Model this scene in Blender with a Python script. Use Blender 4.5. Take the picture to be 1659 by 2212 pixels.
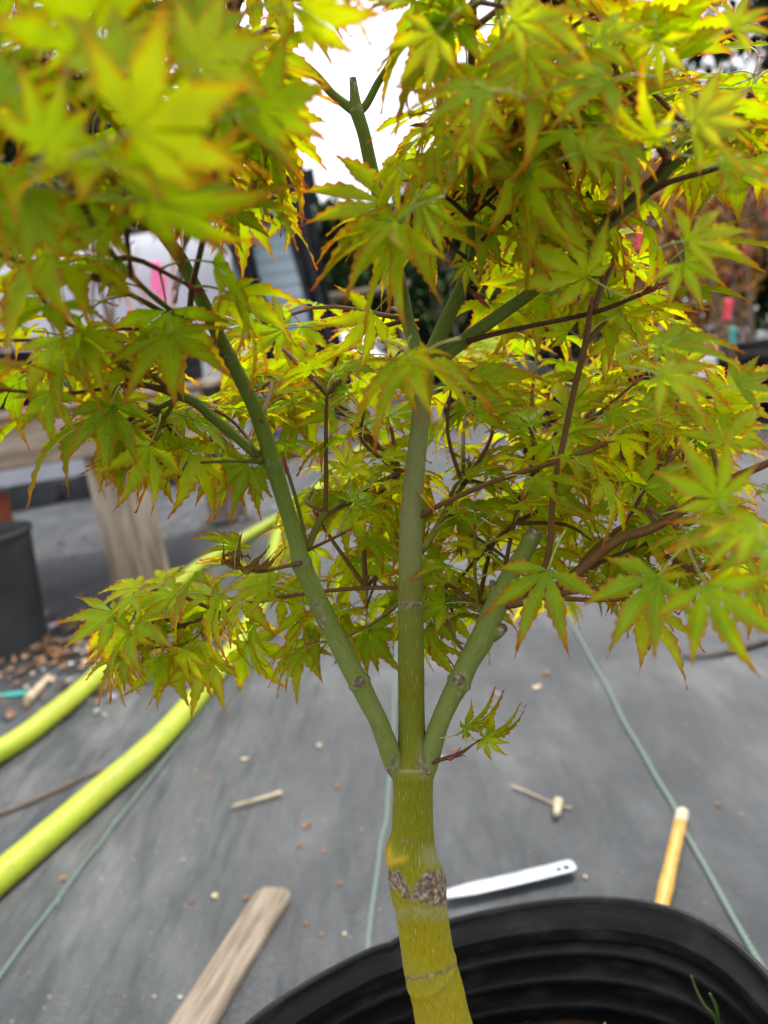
import bpy, math, random
import numpy as np
from mathutils import Vector, Matrix, noise

for o in list(bpy.data.objects):
    bpy.data.objects.remove(o, do_unlink=True)
scene = bpy.context.scene
COL = scene.collection

# ------------------------------------------------------------------ camera
FPX, CX, CY, CAMH = 1661.0, 829.5, 1106.0, 0.50
PITCH, ROLL = 11.2, -9.0
R3 = (Matrix.Rotation(math.radians(90 - PITCH), 3, 'X') @ Matrix.Rotation(math.radians(ROLL), 3, 'Z'))
CAM = Vector((0, 0, CAMH))
FWD = R3 @ Vector((0, 0, -1))
cam_data = bpy.data.cameras.new('camera')
cam = bpy.data.objects.new('camera', cam_data); COL.objects.link(cam)
cam.matrix_world = Matrix.Translation(CAM) @ R3.to_4x4()
cam_data.sensor_fit = 'VERTICAL'; cam_data.sensor_height = 36.0; cam_data.sensor_width = 27.0
cam_data.lens = 36.0 * FPX / 2212.0
cam_data.clip_start = 0.01; cam_data.clip_end = 600
cam_data.dof.use_dof = True
cam_data.dof.focus_distance = 0.219
cam_data.dof.aperture_fstop = 13.0
scene.camera = cam

# ------------------------------------------------------------------ world: bright overcast
SUN_EL, SUN_AZ = 52.0, 38.0          # azimuth measured from +Y towards +X
world = bpy.data.worlds.new('World'); scene.world = world; world.use_nodes = True
nt = world.node_tree; nt.nodes.clear()
out = nt.nodes.new('ShaderNodeOutputWorld'); bg = nt.nodes.new('ShaderNodeBackground')
sky = nt.nodes.new('ShaderNodeTexSky'); sky.sky_type = 'NISHITA'; sky.sun_disc = False
sky.sun_elevation = math.radians(SUN_EL); sky.sun_rotation = math.radians(SUN_AZ)
sky.dust_density = 3.0; sky.air_density = 1.0
tc = nt.nodes.new('ShaderNodeTexCoord'); mp = nt.nodes.new('ShaderNodeMapping')
mp.inputs['Scale'].default_value = (1, 1, 2.6)
ns = nt.nodes.new('ShaderNodeTexNoise'); ns.inputs['Scale'].default_value = 2.3; ns.inputs['Detail'].default_value = 6
cr = nt.nodes.new('ShaderNodeValToRGB')
cr.color_ramp.elements[0].position = 0.30; cr.color_ramp.elements[0].color = (6.6, 6.8, 7.2, 1)
cr.color_ramp.elements[1].position = 0.70; cr.color_ramp.elements[1].color = (10.4, 10.4, 10.5, 1)
mx = nt.nodes.new('ShaderNodeMixRGB'); mx.inputs[0].default_value = 0.9
nt.links.new(tc.outputs['Generated'], mp.inputs[0]); nt.links.new(mp.outputs[0], ns.inputs['Vector'])
nt.links.new(ns.outputs['Fac'], cr.inputs[0]); nt.links.new(sky.outputs[0], mx.inputs[1])
nt.links.new(cr.outputs[0], mx.inputs[2]); nt.links.new(mx.outputs[0], bg.inputs[0])
bg.inputs[1].default_value = 0.10
nt.links.new(bg.outputs[0], out.inputs[0])

sd = bpy.data.lights.new('sun', 'SUN'); sd.energy = 2.0; sd.angle = math.radians(11); sd.color = (1.0, 0.95, 0.86)
so = bpy.data.objects.new('sun', sd); COL.objects.link(so)
_e, _a = math.radians(SUN_EL), math.radians(SUN_AZ)
sdir = Vector((math.sin(_a) * math.cos(_e), math.cos(_a) * math.cos(_e), math.sin(_e)))
so.rotation_euler = (-sdir).to_track_quat('-Z', 'Y').to_euler(); so.location = sdir * 30
scene.view_settings.view_transform = 'Standard'; scene.view_settings.look = 'None'
scene.view_settings.exposure = 0.95; scene.view_settings.gamma = 1.0
scene.view_settings.use_curve_mapping = False

# ------------------------------------------------------------------ helpers
rng = random.Random(11)
U = rng.uniform


def ray(px, py):
    return R3 @ Vector(((px - CX) / FPX, -(py - CY) / FPX, -1.0))


def P(px, py, Y):
    d = ray(px, py); return CAM + d * (Y / d.y)


def G(px, py, z=0.0):
    d = ray(px, py); return CAM + d * ((z - CAMH) / d.z)


def dep(p):
    return (p - CAM).dot(FWD)


def project(p):
    q = R3.transposed() @ (p - CAM)
    return CX - FPX * q.x / q.z, CY + FPX * q.y / q.z


def mesh_obj(name, verts, faces, mat=None, parent=None, smooth=True, mats=None, midx=None):
    me = bpy.data.meshes.new(name); me.from_pydata([tuple(v) for v in verts], [], faces)
    if mats:
        for m in mats: me.materials.append(m)
    elif mat: me.materials.append(mat)
    if midx is not None: me.polygons.foreach_set('material_index', midx)
    if smooth: me.polygons.foreach_set('use_smooth', [True] * len(me.polygons))
    me.update()
    o = bpy.data.objects.new(name, me); COL.objects.link(o)
    if parent: o.parent = parent
    return o


def place(name, me, parent=None, mw=None):
    o = bpy.data.objects.new(name, me); COL.objects.link(o)
    if parent: o.parent = parent
    if mw is not None: o.matrix_basis = mw
    return o


def tag(o, label=None, cat=None, group=None, kind=None):
    if label: o['label'] = label
    if cat: o['category'] = cat
    if group: o['group'] = group
    if kind: o['kind'] = kind
    return o


def empty(name, loc=(0, 0, 0), rz=0.0):
    o = bpy.data.objects.new(name, None); COL.objects.link(o)
    o.location = loc; o.rotation_euler = (0, 0, rz); o.empty_display_size = 0.05
    return o


def attr(me, name, vals):
    a = me.attributes.new(name, 'FLOAT', 'POINT'); a.data.foreach_set('value', vals)


class MB:
    """collects shapes for one mesh"""
    def __init__(s): s.v = []; s.f = []; s.m = []

    def add(s, v, f, m=0):
        b = len(s.v); s.v += [Vector(x) for x in v]; s.f += [tuple(i + b for i in q) for q in f]; s.m += [m] * len(f)

    def box(s, c, d, M=None, bev=0.0, m=0):
        x, y, z = d[0] / 2, d[1] / 2, d[2] / 2; b = min(bev, x * .9, y * .9, z * .9)
        if b <= 0:
            v = [Vector((sx * x, sy * y, sz * z)) for sz in (-1, 1) for sy in (-1, 1) for sx in (-1, 1)]
            f = [(0, 2, 3, 1), (4, 5, 7, 6), (0, 1, 5, 4), (2, 6, 7, 3), (0, 4, 6, 2), (1, 3, 7, 5)]
        else:
            v = []; idx = {}
            for sx in (-1, 1):
                for sy in (-1, 1):
                    for sz in (-1, 1):
                        for k in range(3):
                            p = [sx * (x - b), sy * (y - b), sz * (z - b)]
                            p[k] = (sx * x, sy * y, sz * z)[k]
                            idx[(sx, sy, sz, k)] = len(v); v.append(Vector(p))
            f = []
            for k in range(3):
                for sg in (-1, 1):
                    a, c2 = [(1, 2), (0, 2), (0, 1)][k]
                    q = []
                    for (p1, p2) in ((-1, -1), (1, -1), (1, 1), (-1, 1)):
                        t = [0, 0, 0]; t[k] = sg; t[a] = p1; t[c2] = p2; q.append(idx[(t[0], t[1], t[2], k)])
                    f.append(tuple(q))
            for k in range(3):            # edges along axis k
                a, c2 = [(1, 2), (0, 2), (0, 1)][k]
                for p1 in (-1, 1):
                    for p2 in (-1, 1):
                        q = []
                        for (sg, ax) in ((-1, a), (1, a), (1, c2), (-1, c2)):
                            t = [0, 0, 0]; t[k] = sg; t[a] = p1; t[c2] = p2; q.append(idx[(t[0], t[1], t[2], ax)])
                        f.append(tuple(q))
            for sx in (-1, 1):
                for sy in (-1, 1):
                    for sz in (-1, 1):
                        f.append(tuple(idx[(sx, sy, sz, k)] for k in range(3)))
        c = Vector(c)
        v = [(M @ p if M else p) + c for p in v]
        s.add(v, f, m)

    def tube(s, pts, rad, n=10, m=0, cap=True):
        v, f = tube_geo(pts, rad, n, cap); s.add(v, f, m)

    def build(s, name, mats, parent=None, smooth=False):
        if not isinstance(mats, (list, tuple)): mats = [mats]
        return mesh_obj(name, s.v, s.f, None, parent, smooth, mats, s.m)


def frames(pts):
    T = []
    for i in range(len(pts)):
        a = pts[max(0, i - 1)]; b = pts[min(len(pts) - 1, i + 1)]
        T.append((b - a).normalized())
    ref = Vector((1, 0, 0))
    if abs(T[0].dot(ref)) > .9: ref = Vector((0, 0, 1))
    n = (ref - T[0] * ref.dot(T[0])).normalized(); out = []
    for t in T:
        n = (n - t * n.dot(t)).normalized(); out.append((t, n, t.cross(n)))
    return out


def tube_geo(pts, rad, n=10, cap=True, fn=None):
    pts = [Vector(p) for p in pts]; fr = frames(pts); v = []; f = []
    for i, (p, r) in enumerate(zip(pts, rad)):
        t, a, b = fr[i]
        for k in range(n):
            th = 2 * math.pi * k / n
            d = a * math.cos(th) + b * math.sin(th)
            rr = r if fn is None else fn(i, d, r)
            v.append(p + d * rr)
    for i in range(len(pts) - 1):
        for k in range(n):
            f.append((i * n + k, i * n + (k + 1) % n, (i + 1) * n + (k + 1) % n, (i + 1) * n + k))
    if cap:
        f.append(tuple(range(n - 1, -1, -1))); f.append(tuple((len(pts) - 1) * n + k for k in range(n)))
    return v, f


def catmull(ctrl, per=6):
    """ctrl: list of tuples of floats (any length); returns interpolated tuples"""
    c = [np.array(x, float) for x in ctrl]
    if len(c) == 2: return [c[0] + (c[1] - c[0]) * k / per for k in range(per + 1)]
    c = [2 * c[0] - c[1]] + c + [2 * c[-1] - c[-2]]; o = []
    for i in range(1, len(c) - 2):
        for k in range(per):
            t = k / per
            o.append(.5 * (2 * c[i] + (c[i + 1] - c[i - 1]) * t + (2 * c[i - 1] - 5 * c[i] + 4 * c[i + 1] - c[i + 2]) * t * t
                           + (3 * c[i] - c[i - 1] - 3 * c[i + 1] + c[i + 2]) * t ** 3))
    o.append(c[-2]); return o


def lathe(prof, n=48, wob=None):
    v = []; f = []
    for i, (r, z) in enumerate(prof):
        for k in range(n):
            th = 2 * math.pi * k / n
            rr = r * (1 + (wob(th, z) if wob else 0)); v.append(Vector((rr * math.cos(th), rr * math.sin(th), z)))
    for i in range(len(prof) - 1):
        for k in range(n):
            f.append((i * n + k, i * n + (k + 1) % n, (i + 1) * n + (k + 1) % n, (i + 1) * n + k))
    return v, f


# ------------------------------------------------------------------ materials
def new_mat(name):
    m = bpy.data.materials.new(name); m.use_nodes = True
    t = m.node_tree; t.nodes.clear()
    o = t.nodes.new('ShaderNodeOutputMaterial'); b = t.nodes.new('ShaderNodeBsdfPrincipled')
    t.links.new(b.outputs[0], o.inputs[0]); return m, t, b, o


def N(t, kind, **kw):
    n = t.nodes.new(kind)
    for k, v in kw.items():
        if k in n.inputs: n.inputs[k].default_value = v
        else: setattr(n, k, v)
    return n


def ramp(t, stops):
    r = t.nodes.new('ShaderNodeValToRGB'); e = r.color_ramp.elements
    while len(e) < len(stops): e.new(0.5)
    for el, (p, c) in zip(e, stops): el.position = p; el.color = (c[0], c[1], c[2], 1)
    return r


def noisy(name, c1, c2, scale=20, rough=.6, bump=.2, stretch=(1, 1, 1), spec=.4, detail=6, coord='Object', bdist=.002, lo=.35, hi=.65, metallic=0):
    m, t, b, o = new_mat(name)
    tcn = N(t, 'ShaderNodeTexCoord'); mpn = N(t, 'ShaderNodeMapping'); mpn.inputs['Scale'].default_value = stretch
    t.links.new(tcn.outputs[coord], mpn.inputs[0])
    n = N(t, 'ShaderNodeTexNoise', Scale=scale, Detail=detail); t.links.new(mpn.outputs[0], n.inputs['Vector'])
    r = ramp(t, [(lo, c1), (hi, c2)]); t.links.new(n.outputs['Fac'], r.inputs[0]); t.links.new(r.outputs[0], b.inputs['Base Color'])
    b.inputs['Roughness'].default_value = rough; b.inputs['Specular IOR Level'].default_value = spec
    b.inputs['Metallic'].default_value = metallic
    if bump:
        bn = N(t, 'ShaderNodeBump', Strength=bump, Distance=bdist); t.links.new(n.outputs['Fac'], bn.inputs['Height'])
        t.links.new(bn.outputs[0], b.inputs['Normal'])
    return m


M = {}
M['pot_black'] = noisy('scuffed_black_plastic', (.006, .006, .007), (.030, .030, .031), 55, .42, .06, (1, 1, 3), spec=.25, lo=.52, hi=.80)
M['black_plastic'] = noisy('black_plastic', (.006, .006, .007), (.012, .012, .013), 40, .46, .05, spec=.22)
M['pot_grey'] = noisy('weathered_black_plastic', (.016, .018, .0168), (.035, .038, .044), 8, .6, .1, spec=.35)
M['terracotta'] = noisy('red_plastic', (.30, .055, .03), (.42, .09, .05), 10, .6, .1)
M['green_plastic'] = noisy('green_plastic', (.02, .085, .05), (.035, .12, .07), 6, .5, .05)
M['white_plastic'] = noisy('white_plastic', (.62, .62, .63), (.78, .78, .78), 9, .45, .05)
M['tag_white'] = noisy('tag_plastic', (.46, .50, .56), (.60, .64, .69), 90, .35, .05, spec=.4, lo=.3, hi=.5)
M['wood'] = noisy('weathered_wood', (.20, .155, .11), (.46, .39, .31), 5, .85, .5, (9, 9, 1.1), .2, 9)
M['wood_h'] = noisy('weathered_board', (.22, .165, .115), (.44, .36, .28), 5, .85, .5, (1.1, 9, 9), .2, 9)
M['lath'] = noisy('lath_wood', (.165, .13, .095), (.32, .265, .205), 30, .8, .5, (8, .7, 3), .2, 9, bdist=.001)
M['bamboo'] = noisy('yellow_cane', (.48, .27, .04), (.62, .38, .08), 60, .45, .2, (6, .4, 6), .5, bdist=.0006)
M['cane_tip'] = noisy('pale_cane_tip', (.50, .47, .30), (.64, .60, .44), 80, .6, .1)
M['litter'] = noisy('dry_litter', (.16, .075, .035), (.40, .22, .11), 30, .9, .2, spec=.15)
M['straw'] = noisy('dry_straw', (.42, .33, .21), (.62, .53, .38), 40, .85, .2, spec=.2)
M['soil'] = noisy('potting_bark', (.02, .012, .008), (.10, .06, .035), 60, .95, .5, spec=.15)
M['conifer'] = noisy('conifer_foliage', (.008, .022, .010), (.03, .06, .0168), 3, .8, 0, spec=.1)
M['tree_green'] = noisy('far_tree_foliage', (.03, .06, .018), (.08, .13, .04), 1.5, .8, 0, spec=.1)
M['bark'] = noisy('grey_bark', (.07, .055, .045), (.16, .13, .11), 30, .9, .4, (1, 1, .3), .2)
M['stem_brown'] = noisy('sapling_stem', (.13, .085, .06), (.22, .15, .11), 40, .8, .1, spec=.2)
M['stem_salmon'] = noisy('salmon_stem', (.55, .22, .15), (.70, .34, .24), 20, .6, .05)
M['shade_cloth'] = noisy('black_shade_cloth', (.018, .020, .025), (.045, .048, .056), 25, .75, .2, spec=.3)
M['poly'] = noisy('greenhouse_plastic', (.36, .37, .42), (.47, .48, .53), 1.3, .5, .1, spec=.4)
M['siding'] = noisy('pale_blue_siding', (.40, .52, .60), (.50, .61, .68), 2, .6, .05)
M['dark_roof'] = noisy('dark_roofing', (.04, .04, .045), (.08, .08, .085), 8, .8, .2)
M['metal'] = noisy('galvanised_tube', (.35, .36, .38), (.5, .51, .53), 20, .4, .05, metallic=.7)
M['leaf_orange'] = noisy('orange_foliage', (.38, .17, .04), (.55, .33, .08), 8, .7, 0, spec=.2)
M['leaf_red'] = noisy('crimson_foliage', (.20, .03, .03), (.36, .07, .06), 8, .7, 0, spec=.2)
M['leaf_green'] = noisy('small_green_foliage', (.10, .17, .03), (.22, .30, .06), 8, .7, 0, spec=.2)
M['red_tag'] = noisy('red_ribbon', (.75, .03, .06), (.85, .06, .10), 4, .5, 0)
M['pink_tag'] = noisy('pink_ribbon', (.85, .14, .34), (.95, .22, .42), 4, .5, 0)
M['teal_tag'] = noisy('teal_tie', (.04, .30, .28), (.07, .40, .36), 4, .5, 0)
M['yellow_tag'] = noisy('yellow_tape', (.70, .50, .05), (.80, .60, .08), 4, .5, 0)
M['weed'] = noisy('weed_stem', (.05, .10, .02), (.08, .14, .03), 30, .6, 0)


def fabric_mat():
    m, t, b, o = new_mat('woven_ground_cloth')
    tcn = N(t, 'ShaderNodeTexCoord'); pos = tcn.outputs['Object']
    big = N(t, 'ShaderNodeTexNoise', Scale=3.2, Detail=6); t.links.new(pos, big.inputs['Vector'])
    mp2 = N(t, 'ShaderNodeMapping'); mp2.inputs['Scale'].default_value = (5, 2.2, 1); mp2.inputs['Rotation'].default_value = (0, 0, .5)
    t.links.new(pos, mp2.inputs[0])
    str_ = N(t, 'ShaderNodeTexNoise', Scale=3.0, Detail=9, Roughness=.66); t.links.new(mp2.outputs[0], str_.inputs['Vector'])
    mixf = N(t, 'ShaderNodeMath', operation='ADD'); t.links.new(big.outputs['Fac'], mixf.inputs[0]); t.links.new(str_.outputs['Fac'], mixf.inputs[1])
    half = N(t, 'ShaderNodeMath', operation='MULTIPLY'); half.inputs[1].default_value = .5; t.links.new(mixf.outputs[0], half.inputs[0])
    r = ramp(t, [(.35, (.013, .018, .023)), (.45, (.029, .035, .042)), (.54, (.055, .062, .070)), (.66, (.13, .136, .143))])
    t.links.new(half.outputs[0], r.inputs[0]); 
    # specks of dust
    sp = N(t, 'ShaderNodeTexVoronoi', Scale=55.0); t.links.new(pos, sp.inputs['Vector'])
    sr = ramp(t, [(.0, (1, 1, 1)), (.07, (0, 0, 0))]); t.links.new(sp.outputs['Distance'], sr.inputs[0])
    sel = N(t, 'ShaderNodeTexNoise', Scale=9.0); t.links.new(pos, sel.inputs['Vector'])
    selr = ramp(t, [(.55, (0, 0, 0)), (.65, (.5, .5, .5))]); t.links.new(sel.outputs['Fac'], selr.inputs[0])
    mul = N(t, 'ShaderNodeMixRGB', blend_type='MULTIPLY'); mul.inputs[0].default_value = 1
    t.links.new(sr.outputs[0], mul.inputs[1]); t.links.new(selr.outputs[0], mul.inputs[2])
    mixc = N(t, 'ShaderNodeMixRGB'); mixc.inputs[2].default_value = (.36, .32, .28, 1)
    t.links.new(mul.outputs[0], mixc.inputs[0]); t.links.new(r.outputs[0], mixc.inputs[1]); 
    # weave
    w1 = N(t, 'ShaderNodeTexWave', Scale=150.0, bands_direction='X'); w2 = N(t, 'ShaderNodeTexWave', Scale=95.0, bands_direction='Y')
    for w_ in (w1, w2): w_.inputs['Distortion'].default_value = 1.5; w_.inputs['Detail Scale'].default_value = 3.0
    t.links.new(pos, w1.inputs['Vector']); t.links.new(pos, w2.inputs['Vector'])
    wa = N(t, 'ShaderNodeMath', operation='ADD'); t.links.new(w1.outputs['Fac'], wa.inputs[0]); t.links.new(w2.outputs['Fac'], wa.inputs[1])
    wr = N(t, 'ShaderNodeMapRange'); wr.inputs[1].default_value = 0; wr.inputs[2].default_value = 2; wr.inputs[3].default_value = .74; wr.inputs[4].default_value = 1.26
    t.links.new(wa.outputs[0], wr.inputs[0])
    wh = N(t, 'ShaderNodeHueSaturation'); t.links.new(mixc.outputs[0], wh.inputs['Color']); t.links.new(wr.outputs[0], wh.inputs['Value']); t.links.new(wh.outputs[0], b.inputs['Base Color'])
    b1 = N(t, 'ShaderNodeBump', Strength=.5, Distance=.001); t.links.new(wa.outputs[0], b1.inputs['Height'])
    rel = N(t, 'ShaderNodeTexNoise', Scale=4.0, Detail=3); mp3 = N(t, 'ShaderNodeMapping'); mp3.inputs['Scale'].default_value = (3, .8, 1)
    mp3.inputs['Rotation'].default_value = (0, 0, .35)
    t.links.new(pos, mp3.inputs[0]); t.links.new(mp3.outputs[0], rel.inputs['Vector'])
    b2 = N(t, 'ShaderNodeBump', Strength=.5, Distance=.03); t.links.new(rel.outputs['Fac'], b2.inputs['Height']); t.links.new(b1.outputs[0], b2.inputs['Normal'])
    t.links.new(b2.outputs[0], b.inputs['Normal'])
    b.inputs['Roughness'].default_value = .42; b.inputs['Specular IOR Level'].default_value = .7
    return m


M['fabric'] = fabric_mat()


def stripe_mat():
    m, t, b, o = new_mat('green_guide_yarn')
    uv = N(t, 'ShaderNodeAttribute', attribute_name='along'); ac = N(t, 'ShaderNodeAttribute', attribute_name='across')
    ab = N(t, 'ShaderNodeMath', operation='ABSOLUTE'); t.links.new(ac.outputs['Fac'], ab.inputs[0])
    ad = N(t, 'ShaderNodeMath', operation='ADD'); t.links.new(uv.outputs['Fac'], ad.inputs[0]); t.links.new(ab.outputs[0], ad.inputs[1])
    fr = N(t, 'ShaderNodeMath', operation='FRACT'); t.links.new(ad.outputs[0], fr.inputs[0])
    r = ramp(t, [(.0, (.06, .095, .08)), (.25, (.125, .18, .15)), (.75, (.15, .21, .18)), (1, (.06, .095, .08))]); t.links.new(fr.outputs[0], r.inputs[0])
    n = N(t, 'ShaderNodeTexNoise', Scale=12.0); tcn = N(t, 'ShaderNodeTexCoord'); t.links.new(tcn.outputs['Object'], n.inputs['Vector'])
    mi = N(t, 'ShaderNodeMixRGB', blend_type='MULTIPLY'); mi.inputs[0].default_value = .6
    t.links.new(r.outputs[0], mi.inputs[1]); t.links.new(n.outputs['Color'], mi.inputs[2])
    sa = N(t, 'ShaderNodeHueSaturation', Value=1.6); t.links.new(r.outputs[0], sa.inputs['Color']); 
    b.inputs['Roughness'].default_value = .7; t.links.new(r.outputs[0], b.inputs['Base Color'])
    return m


M['stripe'] = stripe_mat()


def hose_mat():
    m, t, b, o = new_mat('lime_hose')
    al = N(t, 'ShaderNodeAttribute', attribute_name='along'); th = N(t, 'ShaderNodeAttribute', attribute_name='across')
    cb = N(t, 'ShaderNodeCombineXYZ'); t.links.new(al.outputs['Fac'], cb.inputs[0]); t.links.new(th.outputs['Fac'], cb.inputs[1])
    w = N(t, 'ShaderNodeTexNoise', Scale=3.0, Detail=3); t.links.new(cb.outputs[0], w.inputs['Vector'])
    r = ramp(t, [(.3, (.31, .39, .016)), (.7, (.48, .56, .035))]); t.links.new(w.outputs['Fac'], r.inputs[0])
    d = N(t, 'ShaderNodeTexNoise', Scale=.35, Detail=5); t.links.new(cb.outputs[0], d.inputs['Vector'])
    dr = ramp(t, [(.52, (0, 0, 0)), (.72, (.6, .6, .6))]); t.links.new(d.outputs['Fac'], dr.inputs[0])
    mi = N(t, 'ShaderNodeMixRGB'); mi.inputs[2].default_value = (.22, .25, .04, 1)
    t.links.new(dr.outputs[0], mi.inputs[0]); t.links.new(r.outputs[0], mi.inputs[1]); t.links.new(mi.outputs[0], b.inputs['Base Color'])
    bn = N(t, 'ShaderNodeBump', Strength=.3, Distance=.001); t.links.new(w.outputs['Fac'], bn.inputs['Height']); t.links.new(bn.outputs[0], b.inputs['Normal'])
    b.inputs['Roughness'].default_value = .55
    return m


M['hose'] = hose_mat()


def leaf_mat(name, wilt=False):
    m, t, b, o = new_mat(name); t.nodes.remove(b)
    at = lambda n: N(t, 'ShaderNodeAttribute', attribute_name=n).outputs['Fac']
    oi = N(t, 'ShaderNodeObjectInfo')
    rn = N(t, 'ShaderNodeMath', operation='ADD'); t.links.new(oi.outputs['Random'], rn.inputs[0]); t.links.new(at('rnd'), rn.inputs[1])
    fr = N(t, 'ShaderNodeMath', operation='FRACT'); t.links.new(rn.outputs[0], fr.inputs[0])
    base = ramp(t, [(0, (.215, .34, .006)), (.35, (.315, .435, .006)), (.7, (.41, .505, .008)), (1, (.50, .54, .010))])
    if wilt: base = ramp(t, [(0, (.16, .10, .03)), (1, (.24, .15, .04))])
    t.links.new(fr.outputs[0], base.inputs[0])
    geo = N(t, 'ShaderNodeNewGeometry')
    tn = N(t, 'ShaderNodeTexNoise', Scale=160.0, Detail=4); tco = N(t, 'ShaderNodeTexCoord')
    t.links.new(geo.outputs['Position'], tn.inputs['Vector'])
    hv = N(t, 'ShaderNodeMapRange'); hv.inputs[1].default_value = .3; hv.inputs[2].default_value = .7; hv.inputs[3].default_value = .78; hv.inputs[4].default_value = 1.18
    t.links.new(tn.outputs['Fac'], hv.inputs[0])
    hs = N(t, 'ShaderNodeHueSaturation'); t.links.new(hv.outputs[0], hs.inputs['Value']); t.links.new(base.outputs[0], hs.inputs['Color'])
    # veins paler
    vp = N(t, 'ShaderNodeMath', operation='POWER'); t.links.new(at('vein'), vp.inputs[0]); vp.inputs[1].default_value = 9
    vm = N(t, 'ShaderNodeMath', operation='MULTIPLY'); t.links.new(vp.outputs[0], vm.inputs[0]); vm.inputs[1].default_value = .55
    sf = N(t, 'ShaderNodeMath', operation='FRACT'); t.links.new(at('side'), sf.inputs[0])
    srp = ramp(t, [(.0, (.30, .30, .30)), (.12, (0, 0, 0)), (.90, (0, 0, 0)), (1, (.30, .30, .30))]); t.links.new(sf.outputs[0], srp.inputs[0])
    vmx = N(t, 'ShaderNodeMath', operation='MAXIMUM'); t.links.new(vm.outputs[0], vmx.inputs[0]); t.links.new(srp.outputs[0], vmx.inputs[1]); vm = vmx
    mv = N(t, 'ShaderNodeMixRGB'); mv.inputs[2].default_value = (.46, .52, .06, 1); t.links.new(vm.outputs[0], mv.inputs[0]); t.links.new(hs.outputs[0], mv.inputs[1])
    # orange red margin, amount varies from leaf to leaf
    amt = N(t, 'ShaderNodeMapRange'); amt.inputs[3].default_value = .75; amt.inputs[4].default_value = 1.0
    r2 = N(t, 'ShaderNodeMath', operation='MULTIPLY'); r2.inputs[1].default_value = 7.3; t.links.new(fr.outputs[0], r2.inputs[0])
    r3 = N(t, 'ShaderNodeMath', operation='FRACT'); t.links.new(r2.outputs[0], r3.inputs[0]); t.links.new(r3.outputs[0], amt.inputs[0])
    er = ramp(t, [(.15, (0, 0, 0)), (.95, (1, 1, 1))]); t.links.new(at('edge'), er.inputs[0])
    em = N(t, 'ShaderNodeMath', operation='MULTIPLY'); t.links.new(er.outputs[0], em.inputs[0]); t.links.new(amt.outputs[0], em.inputs[1])
    me_ = N(t, 'ShaderNodeMixRGB'); me_.inputs[2].default_value = (.44, .10, .018, 1) if not wilt else (.20, .045, .02, 1)
    t.links.new(em.outputs[0], me_.inputs[0]); t.links.new(mv.outputs[0], me_.inputs[1])
    col = me_.outputs[0]
    df = N(t, 'ShaderNodeBsdfDiffuse'); t.links.new(col, df.inputs[0])
    tr = N(t, 'ShaderNodeBsdfTranslucent')
    tc2 = N(t, 'ShaderNodeHueSaturation', Value=1.7, Saturation=1.03, Hue=.500); t.links.new(col, tc2.inputs['Color']); t.links.new(tc2.outputs[0], tr.inputs[0])
    m1 = N(t, 'ShaderNodeMixShader'); m1.inputs[0].default_value = .58 if not wilt else .25
    t.links.new(df.outputs[0], m1.inputs[1]); t.links.new(tr.outputs[0], m1.inputs[2])
    gl = N(t, 'ShaderNodeBsdfGlossy', Roughness=.42); gl.inputs[0].default_value = (.9, .95, .9, 1)
    m2 = N(t, 'ShaderNodeMixShader'); m2.inputs[0].default_value = .010; t.links.new(m1.outputs[0], m2.inputs[1]); t.links.new(gl.outputs[0], m2.inputs[2])
    bn = N(t, 'ShaderNodeBump', Strength=.25, Distance=.0006); t.links.new(tn.outputs['Fac'], bn.inputs['Height'])
    t.links.new(bn.outputs[0], gl.inputs['Normal'])
    t.links.new(m2.outputs[0], o.inputs[0])
    return m


M['leaf'] = leaf_mat('maple_leaf'); M['leaf_wilt'] = leaf_mat('wilted_maple_leaf', True)
M['petiole'] = noisy('petiole', (.26, .30, .06), (.36, .40, .09), 60, .5, 0)
M['bud'] = noisy('red_bud_scale', (.16, .012, .018), (.34, .045, .045), 120, .45, 0)
M['bud_pale'] = noisy('pink_bud_scale', (.36, .10, .08), (.50, .20, .14), 120, .5, 0)


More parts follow.
